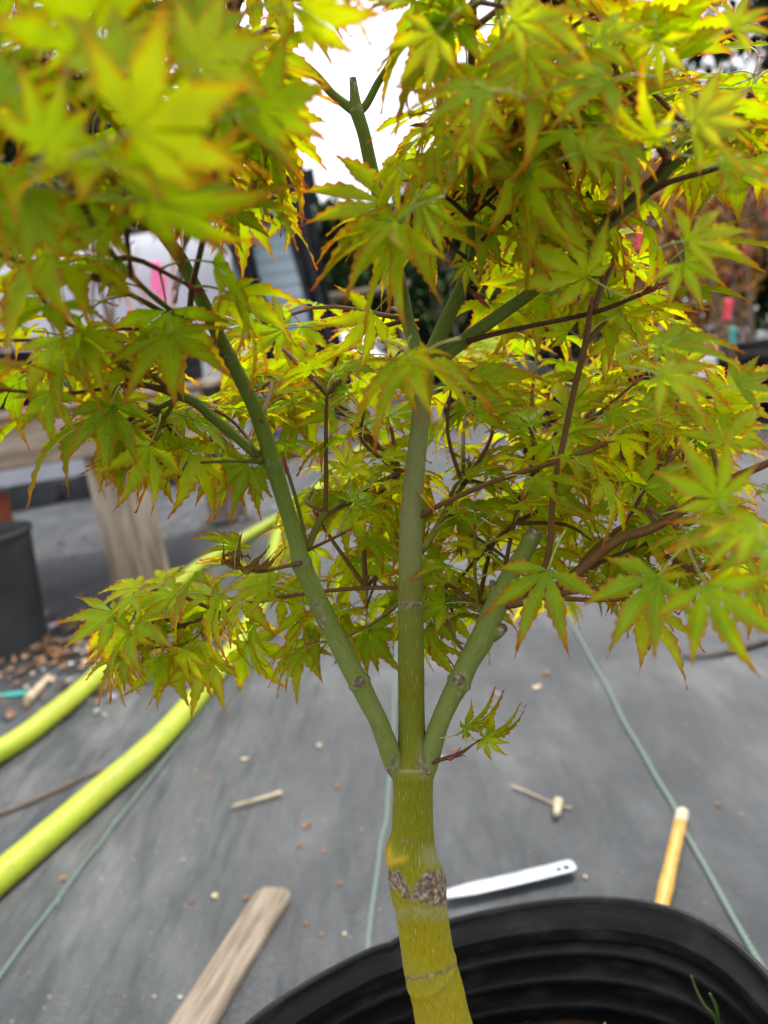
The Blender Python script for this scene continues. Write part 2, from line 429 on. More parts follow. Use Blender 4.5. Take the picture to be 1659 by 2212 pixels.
def bark_mat(name, cols, streak=(.70, 1.28), bloom=.32):
    """green maple bark: cols = list of (height, colour); attributes scar / pale / sap mark the worn places"""
    m, t, b, o = new_mat(name)
    geo = N(t, 'ShaderNodeNewGeometry'); sx = N(t, 'ShaderNodeSeparateXYZ'); t.links.new(geo.outputs['Position'], sx.inputs[0])
    z0, z1 = cols[0][0], cols[-1][0]
    mr = N(t, 'ShaderNodeMapRange'); mr.inputs[1].default_value = z0; mr.inputs[2].default_value = z1; t.links.new(sx.outputs[2], mr.inputs[0])
    r = ramp(t, [((z - z0) / (z1 - z0), c) for z, c in cols]); t.links.new(mr.outputs[0], r.inputs[0])
    al = N(t, 'ShaderNodeAttribute', attribute_name='along').outputs['Fac']; ac = N(t, 'ShaderNodeAttribute', attribute_name='across').outputs['Fac']
    cb = N(t, 'ShaderNodeCombineXYZ'); t.links.new(al, cb.inputs[0]); t.links.new(ac, cb.inputs[1])
    mpn = N(t, 'ShaderNodeMapping'); mpn.inputs['Scale'].default_value = (430, 13, 1); t.links.new(cb.outputs[0], mpn.inputs[0])
    n = N(t, 'ShaderNodeTexNoise', Scale=1.0, Detail=6, Roughness=.65); t.links.new(mpn.outputs[0], n.inputs['Vector'])
    mr2 = N(t, 'ShaderNodeMapRange'); mr2.inputs[1].default_value = .3; mr2.inputs[2].default_value = .72; mr2.inputs[3].default_value = streak[0]; mr2.inputs[4].default_value = streak[1]
    t.links.new(n.outputs['Fac'], mr2.inputs[0])
    hs = N(t, 'ShaderNodeHueSaturation'); t.links.new(r.outputs[0], hs.inputs['Color']); t.links.new(mr2.outputs[0], hs.inputs['Value'])
    # greyish bloom in patches
    n2 = N(t, 'ShaderNodeTexNoise', Scale=45.0, Detail=5); t.links.new(geo.outputs['Position'], n2.inputs['Vector'])
    pr = ramp(t, [(.45, (0, 0, 0)), (.75, (bloom, bloom, bloom))]); t.links.new(n2.outputs['Fac'], pr.inputs[0])
    mg = N(t, 'ShaderNodeMixRGB'); mg.inputs[2].default_value = (.23, .28, .09, 1); t.links.new(pr.outputs[0], mg.inputs[0]); t.links.new(hs.outputs[0], mg.inputs[1])
    # lenticels
    mpl = N(t, 'ShaderNodeMapping'); mpl.inputs['Scale'].default_value = (260, 5.5, 1); t.links.new(cb.outputs[0], mpl.inputs[0])
    vo = N(t, 'ShaderNodeTexVoronoi', Scale=1.0); t.links.new(mpl.outputs[0], vo.inputs['Vector'])
    vr = ramp(t, [(.08, (.8, .8, .8)), (.16, (0, 0, 0))]); t.links.new(vo.outputs['Distance'], vr.inputs[0])
    ml = N(t, 'ShaderNodeMixRGB'); ml.inputs[2].default_value = (.50, .42, .24, 1); t.links.new(vr.outputs[0], ml.inputs[0]); t.links.new(mg.outputs[0], ml.inputs[1])
    # scars
    n3 = N(t, 'ShaderNodeTexNoise', Scale=700.0, Detail=6); t.links.new(geo.outputs['Position'], n3.inputs['Vector'])
    sc = ramp(t, [(.3, (.075, .052, .035)), (.5, (.20, .145, .10)), (.7, (.46, .40, .31))]); t.links.new(n3.outputs['Fac'], sc.inputs[0])
    cur = ml.outputs[0]
    for nm, c in (('pale', (.38, .36, .24)), ('sap', (.52, .34, .035)), ('scar', None)):
        a = N(t, 'ShaderNodeAttribute', attribute_name=nm).outputs['Fac']
        mi = N(t, 'ShaderNodeMixRGB'); t.links.new(a, mi.inputs[0]); t.links.new(cur, mi.inputs[1])
        if c: mi.inputs[2].default_value = (*c, 1)
        else: t.links.new(sc.outputs[0], mi.inputs[2])
        cur = mi.outputs[0]
    t.links.new(cur, b.inputs['Base Color'])
    bn = N(t, 'ShaderNodeBump', Strength=.6, Distance=.0006); t.links.new(n.outputs['Fac'], bn.inputs['Height']); t.links.new(bn.outputs[0], b.inputs['Normal'])
    b.inputs['Roughness'].default_value = .5; b.inputs['Specular IOR Level'].default_value = .12
    return m


M['trunk'] = bark_mat('trunk_bark', [(.26, (.40, .295, .008)), (.325, (.34, .275, .010)), (.36, (.20, .205, .010)), (.40, (.155, .165, .006)), (.47, (.16, .18, .035)), (.52, (.11, .13, .02))])
M['limb'] = bark_mat('limb_bark', [(.37, (.20, .24, .06)), (.43, (.165, .21, .042)), (.48, (.12, .175, .018)), (.56, (.10, .14, .016))])
M['twig'] = bark_mat('twig_bark', [(.35, (.17, .085, .028)), (.5, (.14, .07, .025)), (.6, (.12, .05, .025))], bloom=0.0)
M['twig_green'] = bark_mat('green_twig_bark', [(.35, (.18, .165, .025)), (.5, (.15, .135, .02)), (.6, (.13, .11, .02))], bloom=.05)
M['twig_dark'] = bark_mat('dark_twig_bark', [(.35, (.12, .05, .028)), (.6, (.085, .03, .022))], bloom=0.0)

# ------------------------------------------------------------------ ground
def ground():
    S = 150.0; v = []; f = []
    xs = [-S, -20, -6, -2.5] + [i * .1 for i in range(-20, 21)] + [2.5, 6, 20, S]
    ys = [-S, -20, -5, -1] + [i * .1 for i in range(-5, 41)] + [5, 8, 14, 25, 60, S]
    for y in ys:
        for x in xs:
            z = 0.0
            v.append((x, y, z))
    nx = len(xs)
    for j in range(len(ys) - 1):
        for i in range(nx - 1): f.append((j * nx + i, j * nx + i + 1, (j + 1) * nx + i + 1, (j + 1) * nx + i))
    return tag(mesh_obj('ground', v, f, M['fabric']), kind='structure')


GROUND = ground()


def ribbon(name, pts, w, z, mat, parent, alen):
    v = []; f = []; al = []; ac = []
    L = 0; P0 = None
    for i, p in enumerate(pts):
        a = pts[max(0, i - 1)]; b = pts[min(len(pts) - 1, i + 1)]
        t = Vector((b[0] - a[0], b[1] - a[1], 0)).normalized(); n = Vector((-t.y, t.x, 0))
        if P0 is not None: L += (Vector((p[0], p[1], 0)) - P0).length
        P0 = Vector((p[0], p[1], 0))
        for s, hz in ((-1, 0), (0, .0006), (1, 0)):
            q = P0 + n * (s * w / 2); q.z = z + hz; v.append(q); al.append(L / alen); ac.append(s * .5)
        if i: f += [(3 * i - 3, 3 * i - 2, 3 * i + 1, 3 * i), (3 * i - 2, 3 * i - 1, 3 * i + 2, 3 * i + 1)]
    o = mesh_obj(name, v, f, mat, parent); attr(o.data, 'along', al); attr(o.data, 'across', ac); return o


def stripe(px):
    pts = [G(*q) for q in px]
    a, b = pts[0], pts[-1]
    d0 = (pts[0] - pts[1]).normalized(); d1 = (pts[-1] - pts[-2]).normalized()
    pts = [a + d0 * 1.2] + pts + [b + d1 * .7]
    c = catmull([(p.x, p.y) for p in pts], 30)
    c = [(x + .0012 * math.sin(i * .21) + .0006 * math.sin(i * .47), y) for i, (x, y) in enumerate(c)]
    ribbon('guide_stripe', c, .0040, .0030, M['stripe'], GROUND, .0058)


stripe([(1240, 1360), (1400, 1650), (1605, 2020)])
stripe([(855, 1440), (840, 1700), (800, 2010)])
stripe([(345, 1660), (250, 1780), (135, 1935), (0, 2115)])
# two seams / folds of other cloth sheets far left
ribbon('guide_stripe', [tuple(G(*q))[:2] for q in [(-60, 1512), (0, 1506), (70, 1498)]], .02, .0035, M['teal_tag'], GROUND, .01)

# ------------------------------------------------------------------ the hose
def hose():
    px = [(-260, 2110), (0, 1893), (200, 1722), (350, 1590), (470, 1450), (540, 1345), (580, 1262), (588, 1200), (600, 1150), (630, 1105), (690, 1050), (760, 985), (830, 930)]
    def one(px, label, lift):
        pts = [G(*q, .0168) for q in px]
        c = catmull([tuple(p) for p in pts], 14)
        c = [Vector(x) for x in c]
        if lift:
            for p in c: p.z = .0168 + .035 * math.exp(-((p - G(625, 1110, .0168)).xy.length / .16) ** 2)
        n = 20; v, f = tube_geo(c, [.0168] * len(c), n)
        o = mesh_obj('garden_hose', v, f, M['hose'])
        L = 0; al = []; ac = []
        for i, p in enumerate(c):
            if i: L += (p - c[i - 1]).length
            for k in range(n): al.append(L / .012); ac.append(6 * abs(2 * k / n - 1))
        attr(o.data, 'along', al); attr(o.data, 'across', ac)
        tag(o, label, 'hose', 'lime hose runs on the cloth')
    one(px, 'lime yellow hose run passing nearer the potted maple on grey cloth', 1)
    one([(-300, 1790), (0, 1622), (110, 1545), (230, 1440), (330, 1325), (400, 1245), (470, 1196), (530, 1160), (600, 1120), (680, 1075), (760, 1030)], 'lime yellow hose run passing close by the bench leg', 0.0)


hose()

# ------------------------------------------------------------------ pots
RIBA = .0022


def pot_profile(R, H, taper=.80, wall=.0028, ribs=8, rim=.012):
    rb = R * taper; pr = [(0.0, .004), (rb * .5, .003), (rb - .006, .002), (rb, .008)]
    outer = []
    nst = max(90, ribs * 10)
    for i in range(nst + 1):
        u = i / nst; z = .008 + (H - rim - .008) * u
        r = rb + (R - .004 - rb) * u + RIBA * (abs(math.sin(math.pi * ribs * u)) ** .6 - .5) * (1 if .02 < u < .97 else 0)
        outer.append((r, z))
    pr += outer + [(R - .001, H - rim + .001), (R, H - rim * .7), (R, H - .0012), (R - .0012, H), (R - wall, H), (R - wall - .0008, H - .0015)]
    inner = [(r - wall, max(z, .01)) for r, z in reversed(outer)]
    pr += [(R - wall - .001, H - rim)] + inner + [(rb * .5, .0085), (0.0, .0085)]
    return pr


def make_pot(name, loc, R, H, mat, label, group=None, ribs=8, taper=.80, wob=None, n=72, cat='plant pot', rim=.012):
    v, f = lathe(pot_profile(R, H, taper, ribs=ribs, rim=rim), n, wob)
    o = mesh_obj(name, v, f, mat); o.location = loc
    return tag(o, label, cat, group)


POT = Vector((.004, .190, .0)); POTR, POTH = .1300, .245
# outline of the flexed rim: (degrees, radius)
RIM = [(0, .114), (15, .122), (30.7, .135), (39, .1429), (45.6, .1457), (51, .1443), (58, .1401), (65, .136), (78, .1269), (90.5, .122), (104, .1193), (121, .1188), (132, .1225),
       (140, .1242), (160, .127), (180, .127), (215, .125), (250, .128), (290, .13), (330, .122), (360, .114)]
_rx = np.arange(-180, 540, 2.0); _ry = np.interp(_rx % 360, [q[0] for q in RIM], [q[1] for q in RIM])
_ry = np.convolve(np.pad(_ry, 4, mode='edge'), np.ones(9) / 9, mode='valid')


def potwob(th, z):
    d = math.degrees(th) % 360; k = (z / POTH) ** 1.5
    r = float(np.interp(d, _rx, _ry))
    return k * (r / POTR - 1) + k * -.012 * math.exp(-((th - 1.85) / .035) ** 2)


make_pot('nursery_pot', POT, POTR, POTH, M['pot_black'], 'ribbed black nursery pot holding the green maple', None, 17, .86, potwob, 160, rim=.011)
# potting soil with bark chips
def soil():
    v, f = [], []
    n = 64; r0 = POTR * .955; z0 = .186
    rr = [0, .03, .06, .085, .105, .116, .1225]
    r2 = random.Random(3)
    for i, r in enumerate(rr):
        for k in range(n):
            th = 2 * math.pi * k / n
            rw = r * (1 + potwob(th, z0)); v.append(Vector((rw * math.cos(th), rw * math.sin(th), z0 + (r2.uniform(-.003, .003) if 0 < i < 6 else 0))))
    for i in range(len(rr) - 1):
        for k in range(n): f.append((i * n + k, i * n + (k + 1) % n, (i + 1) * n + (k + 1) % n, (i + 1) * n + k))
    mb = MB(); mb.add(v, f)
    for _ in range(420):
        th = r2.uniform(0, 6.3); r = .117 * math.sqrt(r2.random()) * (1 + potwob(th, z0))
        Mx = Matrix.Rotation(r2.uniform(0, 6), 3, 'Z') @ Matrix.Rotation(r2.uniform(-.6, .6), 3, 'X')
        mb.box((r * math.cos(th), r * math.sin(th), z0 + r2.uniform(0, .004)), (r2.uniform(.004, .014), r2.uniform(.003, .007), r2.uniform(.002, .004)), Mx, .0008, r2.choice((0, 0, 0, 1)))
    o = mb.build('potting_soil', [M['soil'], M['litter']]); o.location = POT
    tag(o, 'dark bark potting soil inside the black pot', 'soil', kind='stuff')


soil()


def crumpled_leaf(name, p, size, mat, label, seed, cat='dead leaf', group=None, flat=.35, rz=None):
    r2 = random.Random(seed); v = []; f = []; n = 7
    for j in range(n):
        for i in range(n):
            u, w = i / (n - 1) - .5, j / (n - 1) - .5
            wd = (1 - (2 * abs(w)) ** 2.2) * .55 + .05
            z = flat * (.25 * math.sin(5 * u + seed) * math.cos(4 * w + seed * .7) + .35 * u * u * 4 * .4) + r2.uniform(0, .05)
            v.append(Vector((u * wd + r2.uniform(-.06, .06), w + r2.uniform(-.08, .08), z)) * size)
    zm = min(q.z for q in v)
    for q in v: q.z -= zm
    for j in range(n - 1):
        for i in range(n - 1):
            a = j * n + i; f.append((a, a + 1, a + n + 1, a + n))
    b = len(v); v += [q + Vector((0, 0, size * .03)) for q in v]
    f += [tuple(x + b for x in reversed(q)) for q in f]
    o = mesh_obj(name, v, f, mat); o.location = p; o.rotation_euler = (0, 0, r2.uniform(0, 6) if rz is None else rz)
    return tag(o, label, cat, group)


crumpled_leaf('dead_leaf', P(1285, 2300, .262), .028, M['litter'], 'curled tan dead leaf lying on soil in the black pot', 2, flat=.5)
crumpled_leaf('dead_leaf', P(1370, 2262, .268), .02, M['straw'], 'small pale shred of dead leaf in the black pot', 5, flat=.6)


def weed():
    e = empty('weed_seedling', P(1560, 2260, .268)); o0 = e.location.copy()
    def st(px, r, nm):
        c = catmull([tuple(P(*q) - o0) for q in px], 6); c = [Vector(x) for x in c]
        v, f = tube_geo(c, [r * (1 - .5 * i / len(c)) for i in range(len(c))], 6); mesh_obj(nm, v, f, M['weed'], e)
    st([(1560, 2262, .268), (1545, 2200, .262), (1522, 2172, .262), (1505, 2140, .264), (1493, 2108, .265)], .0007, 'stem')
    st([(1552, 2225, .265), (1551, 2195, .262), (1546, 2172, .262), (1533, 2146, .262)], .0009, 'leaf')
    tag(e, 'thin green weed seedling sprouting inside the black pot', 'weed')


weed()

# ------------------------------------------------------------------ the maple
TREE = empty('maple_tree', (POT.x, POT.y + .02, .19))
TINV = Matrix.Translation(-TREE.location)
tag(TREE, 'young green barked maple with yellow green leaves growing in the black pot', 'maple tree')


def wood(name, ctrl, mat, n=14, per=7, nodes=(), fn=None, amp=.03, seed=0, tip=None, extra=None):
    """ctrl: (px, py, Y, width in photo pixels) or Vector-tuples ('w', x, y, z, r)"""
    c = []
    for q in ctrl:
        if q[0] == 'w': c.append((q[1], q[2], q[3], q[4]))
        else:
            p = P(q[0], q[1], q[2]); c.append((p.x, p.y, p.z, q[3] * .5 * dep(p) / FPX))
    s = catmull(c, per); pts = [Vector(x[:3]) for x in s]; rad = [max(x[3], .0002) for x in s]
    # node swellings given in control index
    for nd in nodes:
        k0 = nd * per
        for k in range(len(rad)):
            rad[k] *= 1 + .16 * math.exp(-((k - k0) / 1.1) ** 2)
    def rf(i, d, r):
        p = pts[i] * 90
        q = r * (1 + amp * noise.noise(p + d * 1.5 + Vector((seed, 0, 0))))
        return fn(i, d, q, pts[i]) if fn else q
    v, f = tube_geo(pts, rad, n, True, rf)
    v = [q - TREE.location for q in v]
    o = mesh_obj(name, v, f, mat, TREE)
    L = 0; al = []; ac = []
    for i, p in enumerate(pts):
        if i: L += (p - pts[i - 1]).length
        for k in range(n): al.append(ac_v(k, n)); ac.append(L * 20)
    attr(o.data, 'along', [a * .5 for a in al]); attr(o.data, 'across', [a for a in ac])
    return o, pts, rad


def ac_v(k, n):
    return abs(2 * k / n - 1) * .22


def paint(o, fns):
    """fns: dict attr -> function(world vertex, projected x, projected y) -> 0..1"""
    for nm, fn in fns.items():
        vals = []
        for vv in o.data.vertices:
            w = vv.co + TREE.location; x, y = project(w); vals.append(fn(w, x, y))
        attr(o.data, nm, vals)


def sm(a, b, x):
    t = min(1, max(0, (x - a) / (b - a))); return t * t * (3 - 2 * t)


YT = .208
trunk_ctrl = [('w', POT.x - .014, YT + .004, .185, .0092), ('w', POT.x - .017, YT + .003, .25, .0088)]
_tb = [(966, 2240, YT, 122), (946, 2150, YT, 116), (930, 2092, YT, 116), (921, 2040, YT, 112), (911, 1970, YT, 114), (901, 1915, YT, 119),
       (894, 1875, YT, 114), (891, 1835, YT, 100), (891, 1790, YT, 91), (892, 1720, YT, 87), (892, 1668, YT, 86), (891, 1625, YT, 66), (889, 1560, YT, 58),
       (888, 1440, YT, 57), (887, 1318, YT, 55), (887, 1240, YT, 53), (888, 1120, YT + .001, 49), (897, 1010, YT + .002, 43), (906, 925, YT + .003, 40), (914, 850, YT + .004, 38), (924, 775, YT + .005, 37)]
# keep the trunk continuous below the frame
_p0 = P(966, 2240, YT)
trunk_ctrl = [('w', _p0.x + .0075, YT + .002, .19, .0112), ('w', _p0.x + .005, YT + .001, .235, .0104)] + _tb


def trunk_fn(i, d, r, p):
    x, y = project(p)
    k = 1.0
    k += .035 * math.exp(-((y - 2098 + (d.x * 18)) / 7) ** 2)               # ring
    k += .035 * math.exp(-((y - 1306) / 7) ** 2) + .05 * math.exp(-((y - 1665) / 9) ** 2)
    k += .03 * math.exp(-((y - 1110) / 6) ** 2)
    k += (.20 * max(0, -d.x) * math.exp(-((y - 1835) / 22) ** 2))           # graft lip on the left
    k += .09 * max(0, d.x) * math.exp(-((y - 1905) / 30) ** 2)
    return r * k


TR, tpts, trad = wood('trunk', trunk_ctrl, M['trunk'], 40, 14, (), trunk_fn, .02)


def scar_trunk(w, x, y):
    s = 0
    # dark graft patch with a green wedge cut into its top
    nz = noise.noise(w * 500)
    if x < 893: top = 1880 + max(0, x - 864) * 1.9 + 5 * nz; bot = 1922 + max(0, x - 860) * 1.0 + 10 * noise.noise(w * 900)
    else:
        top = 1932 - 52 * math.sqrt(min(1, (x - 893) / 30)) + 5 * nz; bot = 1948 + 14 * noise.noise(w * 900) + (x - 893) * .12
    if w.y < YT + .004: s = max(s, sm(top - 3, top + 4, y) * (1 - sm(bot - 4, bot + 6, y)))
    ln = 2096 - (x - 932) * .27 + 11 * max(0, 1 - ((x - 932) / 62) ** 2)
    s = max(s, .75 * math.exp(-((y - ln) / 4.5) ** 2))
    s = max(s, .9 * math.exp(-((y - 1306 + 4 * noise.noise(w * 700)) / 6) ** 2), .55 * math.exp(-((y - 1290) / 3) ** 2) * (noise.noise(w * 900) > 0))
    for (cx, cy, a, b2) in ((848, 1655, 9, 26), (914, 1652, 12, 26), (880, 1818, 14, 3), (868, 1110, 14, 4)):
        s = max(s, math.exp(-(((x - cx) / a) ** 2 + ((y - cy) / b2) ** 2) ** 2) * (.75 + .4 * noise.noise(w * 900)))
    return max(0, min(1, s))


def pale_trunk(w, x, y):
    s = .7 * math.exp(-((y - 1972 + 8 * noise.noise(w * 400)) / 14) ** 2) * (.5 + .8 * noise.noise(w * 1200))
    s = max(s, .5 * math.exp(-((y - 1850) / 22) ** 2) * sm(893, 930, x), .55 * math.exp(-((y - 1666) / 3) ** 2))
    s = max(s, .35 * math.exp(-((y - 1620) / 25) ** 2) * sm(895, 915, x), .22 * (1 - sm(1180, 1320, y)))
    return max(0, min(1, s))


def sap_trunk(w, x, y):
    c = 1866 - (x - 836) * .30
    if x > 888 or w.y > YT + .003: return 0
    return max(0, min(1, .9 * math.exp(-((y - c) / 8) ** 2) * sm(890, 870, x) + math.exp(-((x - 840) / 8) ** 2 - ((y - 1848) / 24) ** 2)))


paint(TR, {'scar': scar_trunk, 'pale': pale_trunk, 'sap': sap_trunk})


def limb(name, ctrl, mat, scars=(), nodes=(), n=20, per=9, stubs=(), amp=.04):
    o, pts, rad = wood(name, ctrl, mat, n, per, nodes, None, amp, seed=len(bpy.data.objects))
    def sc(w, x, y):
        s = 0
        for (cx, cy, a, b2, k) in scars:
            s = max(s, k * math.exp(-(((x - cx) / a) ** 2 + ((y - cy) / b2) ** 2) ** 2) * (.8 + .5 * noise.noise(w * 900)))
        return max(0, min(1, s))
    if scars: paint(o, {'scar': sc})
    return o, pts, rad


Y1 = YT - .003
LB, lbp, lbr = limb('branch', [(866, 1676, YT, 40), (848, 1640, YT - .001, 46), (820, 1562, Y1, 41), (796, 1515, Y1, 43), (776, 1475, Y1, 46), (752, 1432, Y1, 43), (718, 1362, Y1, 42), (700, 1325, Y1, 43), (674, 1268, Y1, 41), (651, 1216, Y1, 42), (641, 1172, Y1, 36),
     (615, 1085, Y1 - .001, 35), (590, 1002, Y1 - .002, 37), (562, 912, Y1 - .003, 33), (530, 838, Y1 - .005, 32), (494, 772, Y1 - .007, 33), (452, 682, Y1 - .009, 30), (412, 602, Y1 - .011, 29), (385, 550, Y1 - .013, 29), (342, 492, Y1 - .017, 27), (300, 430, Y1 - .022, 23), (235, 370, Y1 - .03, 18), (160, 290, Y1 - .04, 14), (90, 190, .14, 10)],
     M['limb'], [(776, 1473, 17, 10, 1.1), (694, 1345, 9, 24, 1.0), (686, 1310, 8, 12, .9), (651, 1214, 22, 7, .9), (592, 1000, 20, 5, .7), (490, 775, 14, 12, .8), (850, 1650, 10, 22, .9)], (4, 9, 12, 15))
RB, rbp, rbr = limb('branch', [(916, 1676, YT, 42), (926, 1640, YT - .001, 47), (948, 1566, Y1, 42), (970, 1515, Y1, 44), (992, 1474, Y1, 49), (1012, 1430, Y1, 47), (1040, 1382, Y1, 52), (1058, 1340, Y1, 50), (1079, 1292, Y1, 48), (1104, 1240, Y1, 40), (1128, 1200, Y1, 37), (1150, 1160, Y1, 36), (1158, 1143, Y1, 34)],
     M['limb'], [(993, 1467, 15, 15, 1.15), (990, 1503, 9, 12, .55), (1156, 1150, 22, 16, 1.1), (1090, 1290, 16, 14, .8), (914, 1655, 12, 26, .9), (1022, 1490, 8, 8, .5)], (4, 8))


def stub(px, par, mat='limb', scar=1):
    o, pts, rad = wood('branch_stub', px, M[mat], 10, 5, (), None, .12, seed=px[0][0])
    ex, ey = px[-1][0], px[-1][1]; o.parent = par
    paint(o, {'scar': lambda w, x, y: sm(26, 9, math.hypot(x - ex, y - ey))})


for q in ([(1062, 1372, Y1, 34), (1078, 1362, Y1 - .002, 30), (1090, 1355, Y1 - .003, 20)], [(1076, 1290, Y1, 24), (1066, 1272, Y1, 16), (1063, 1254, Y1, 12)],
          [(1088, 1300, Y1, 34), (1106, 1292, Y1 - .002, 24), (1124, 1286, Y1 - .003, 20), (1136, 1280, Y1 - .003, 12)], [(862, 1660, YT, 26), (846, 1664, YT - .002, 18), (838, 1656, YT - .003, 12)],
          [(905, 1668, YT, 30), (916, 1672, YT - .003, 24), (928, 1664, YT - .003, 14)], [(770, 1478, Y1, 30), (775, 1472, Y1 - .0035, 24)], [(988, 1476, Y1, 34), (992, 1466, Y1 - .0035, 24)]): stub(q, RB if q[0][0] > 930 else (LB if q[0][0] < 800 else TR))
# upper leaders
limb('branch', [(920, 790, YT + .004, 34), (938, 752, YT + .002, 34), (965, 690, YT - .001, 32), (1000, 612, YT - .004, 28), (1015, 545, YT - .006, 22), (1016, 450, YT - .008, 15), (1016, 350, YT - .01, 12), (1020, 200, YT - .012, 11), (1024, 60, YT - .014, 9), (1026, -80, YT - .016, 8)], M['limb'], nodes=(5,))
L2, l2p, l2r = limb('branch', [(930, 795, YT + .004, 34), (975, 757, YT + .003, 31), (1040, 708, YT, 29), (1120, 652, YT - .004, 27), (1192, 598, YT - .008, 26), (1260, 542, YT - .012, 26), (1322, 474, YT - .016, 27), (1392, 420, YT - .02, 26), (1450, 362, YT - .024, 20), (1520, 305, YT - .028, 14), (1600, 240, YT - .032, 12)], M['limb'], [(1322, 474, 12, 10, .9)], (6,))
limb('branch', [(918, 800, YT + .006, 32), (880, 690, YT + .02, 30), (845, 520, YT + .03, 29), (805, 375, YT + .034, 29), (786, 290, YT + .034, 28), (770, 238, YT + .034, 29), (766, 205, YT + .034, 21), (762, 168, YT + .034, 15)], M['limb'], [(763, 175, 16, 22, 1.0), (772, 236, 24, 5, .6)], (5,))
limb('branch', [(770, 245, YT + .034, 20), (745, 225, YT + .034, 20), (715, 200, YT + .033, 18), (670, 150, YT + .03, 16), (590, 95, YT + .025, 14), (500, 55, YT + .02, 12)], M['limb'])
limb('branch', [(772, 245, YT + .034, 17), (792, 225, YT + .034, 17), (815, 182, YT + .033, 16), (840, 140, YT + .03, 13), (880, 60, YT + .03, 11), (900, -40, YT + .03, 9)], M['limb'])

# ---- leaves ------------------------------------------------------------
def leaf_mesh(seed, droop, curl, lobes7=True, fold=.55, wilt=False, pet=.55, wid=.140):
    r2 = random.Random(seed); mb_v = []; mb_f = []; edge = []; vein = []; mi = []; side = []
    angs = [0, 37 + r2.uniform(-4, 4), -37 + r2.uniform(-4, 4), 76 + r2.uniform(-6, 6), -76 + r2.uniform(-6, 6)]
    lens = [1, .9 + r2.uniform(-.05, .06), .9 + r2.uniform(-.05, .06), .66 + r2.uniform(-.08, .08), .66 + r2.uniform(-.08, .08)]
    if lobes7: angs += [120 + r2.uniform(-8, 8), -120 + r2.uniform(-8, 8)]; lens += [.30, .30]
    order = sorted(range(len(angs)), key=lambda i: angs[i])
    half = {}
    for k, i in enumerate(order):
        lo = (angs[i] - angs[order[k - 1]]) / 2 if k else 24; hi = (angs[order[k + 1]] - angs[i]) / 2 if k < len(order) - 1 else 24
        half[i] = (lo, hi)
    nst = 17
    for i in range(len(angs)):
        a = math.radians(angs[i]); L = lens[i]; lo, hi = half[i]
        b0 = len(mb_v)
        bend = r2.uniform(-.10, .10); kd = curl * r2.uniform(.6, 1.4); wv = r2.uniform(0, 6); fo = fold * r2.uniform(.6, 1.3); tw = r2.uniform(-.35, .35)
        W = wid * (L ** .75) * r2.uniform(.9, 1.1)
        for j in range(nst + 1):
            t = j / nst
            if t < .46: pr = .40 + .6 * sm(.10, .46, t)
            else:
                u = (t - .46) / .54; pr = max(0.0, 1 - u) ** 1.22
            w = W * pr
            tooth = 1 + (.17 if j % 2 else -.11) * (1 if t > .22 else 0)
            for s in (-1, -.55, 0, .55, 1):
                lim = t * L * math.tan(math.radians(lo if s > 0 else hi)) * .985
                ww = w * (tooth if abs(s) == 1 else 1)
                joined = ww >= lim; ww = min(ww, lim) if lim > 0 else 0
                y = t * L + (.028 if (abs(s) == 1 and j % 2 and t > .22 and not joined) else 0) * L
                x = -s * ww + bend * L * t * t
                rr = math.hypot(x, y)
                z = fo * abs(s) * ww * (.35 + .65 * t) - kd * (t * L) ** 2 - .9 * kd * max(0, t - .6) ** 2 + .012 * math.sin(9 * t + wv + 2 * s) + tw * s * ww * t
                if wilt: z += .05 * math.sin(14 * t + wv) * abs(s)
                X = x * math.cos(a) - y * math.sin(a); Y = x * math.sin(a) + y * math.cos(a)
                mb_v.append(Vector((X, Y, z)))
                e = (abs(s) ** 2.2) * (.95 if not joined else .0)
                e = max(e * (.55 + .45 * sm(.15, .5, t)), sm(.55, 1.05, t)); edge.append(e); vein.append(1.0 if s == 0 else 0.0); side.append(t * 8 * L ** .5 - abs(s) * 1.3)
        for j in range(nst):
            for k in range(4):
                q = b0 + j * 5 + k; mb_f.append((q, q + 1, q + 6, q + 5)); mi.append(0)
    # droop the blade about its base, then push it out along the petiole
    Rx = Matrix.Rotation(-droop, 3, 'X')
    mb_v = [Rx @ v for v in mb_v]
    pe = [Vector((0, pet * k / 5, -.0 + .10 * pet * math.sin(math.pi * k / 5))) for k in range(6)]
    end = pe[-1]; mb_v = [v + end for v in mb_v]
    pv, pf = tube_geo(pe, [.017, .013, .0115, .011, .011, .014], 5)
    b = len(mb_v); mb_v += pv; mb_f += [tuple(x + b for x in q) for q in pf]; mi += [1] * len(pf)
    edge += [0] * len(pv); vein += [0] * len(pv); side += [0] * len(pv)
    me = bpy.data.meshes.new('leaf'); me.from_pydata([tuple(v) for v in mb_v], [], mb_f)
    me.materials.append(M['leaf_wilt'] if wilt else M['leaf']); me.materials.append(M['petiole'])
    me.polygons.foreach_set('material_index', mi); me.polygons.foreach_set('use_smooth', [True] * len(mb_f)); me.update()
    attr(me, 'edge', edge); attr(me, 'vein', vein); attr(me, 'side', side)
    return me, np.array([tuple(v) for v in mb_v]), mb_f, mi, edge, vein, end, side


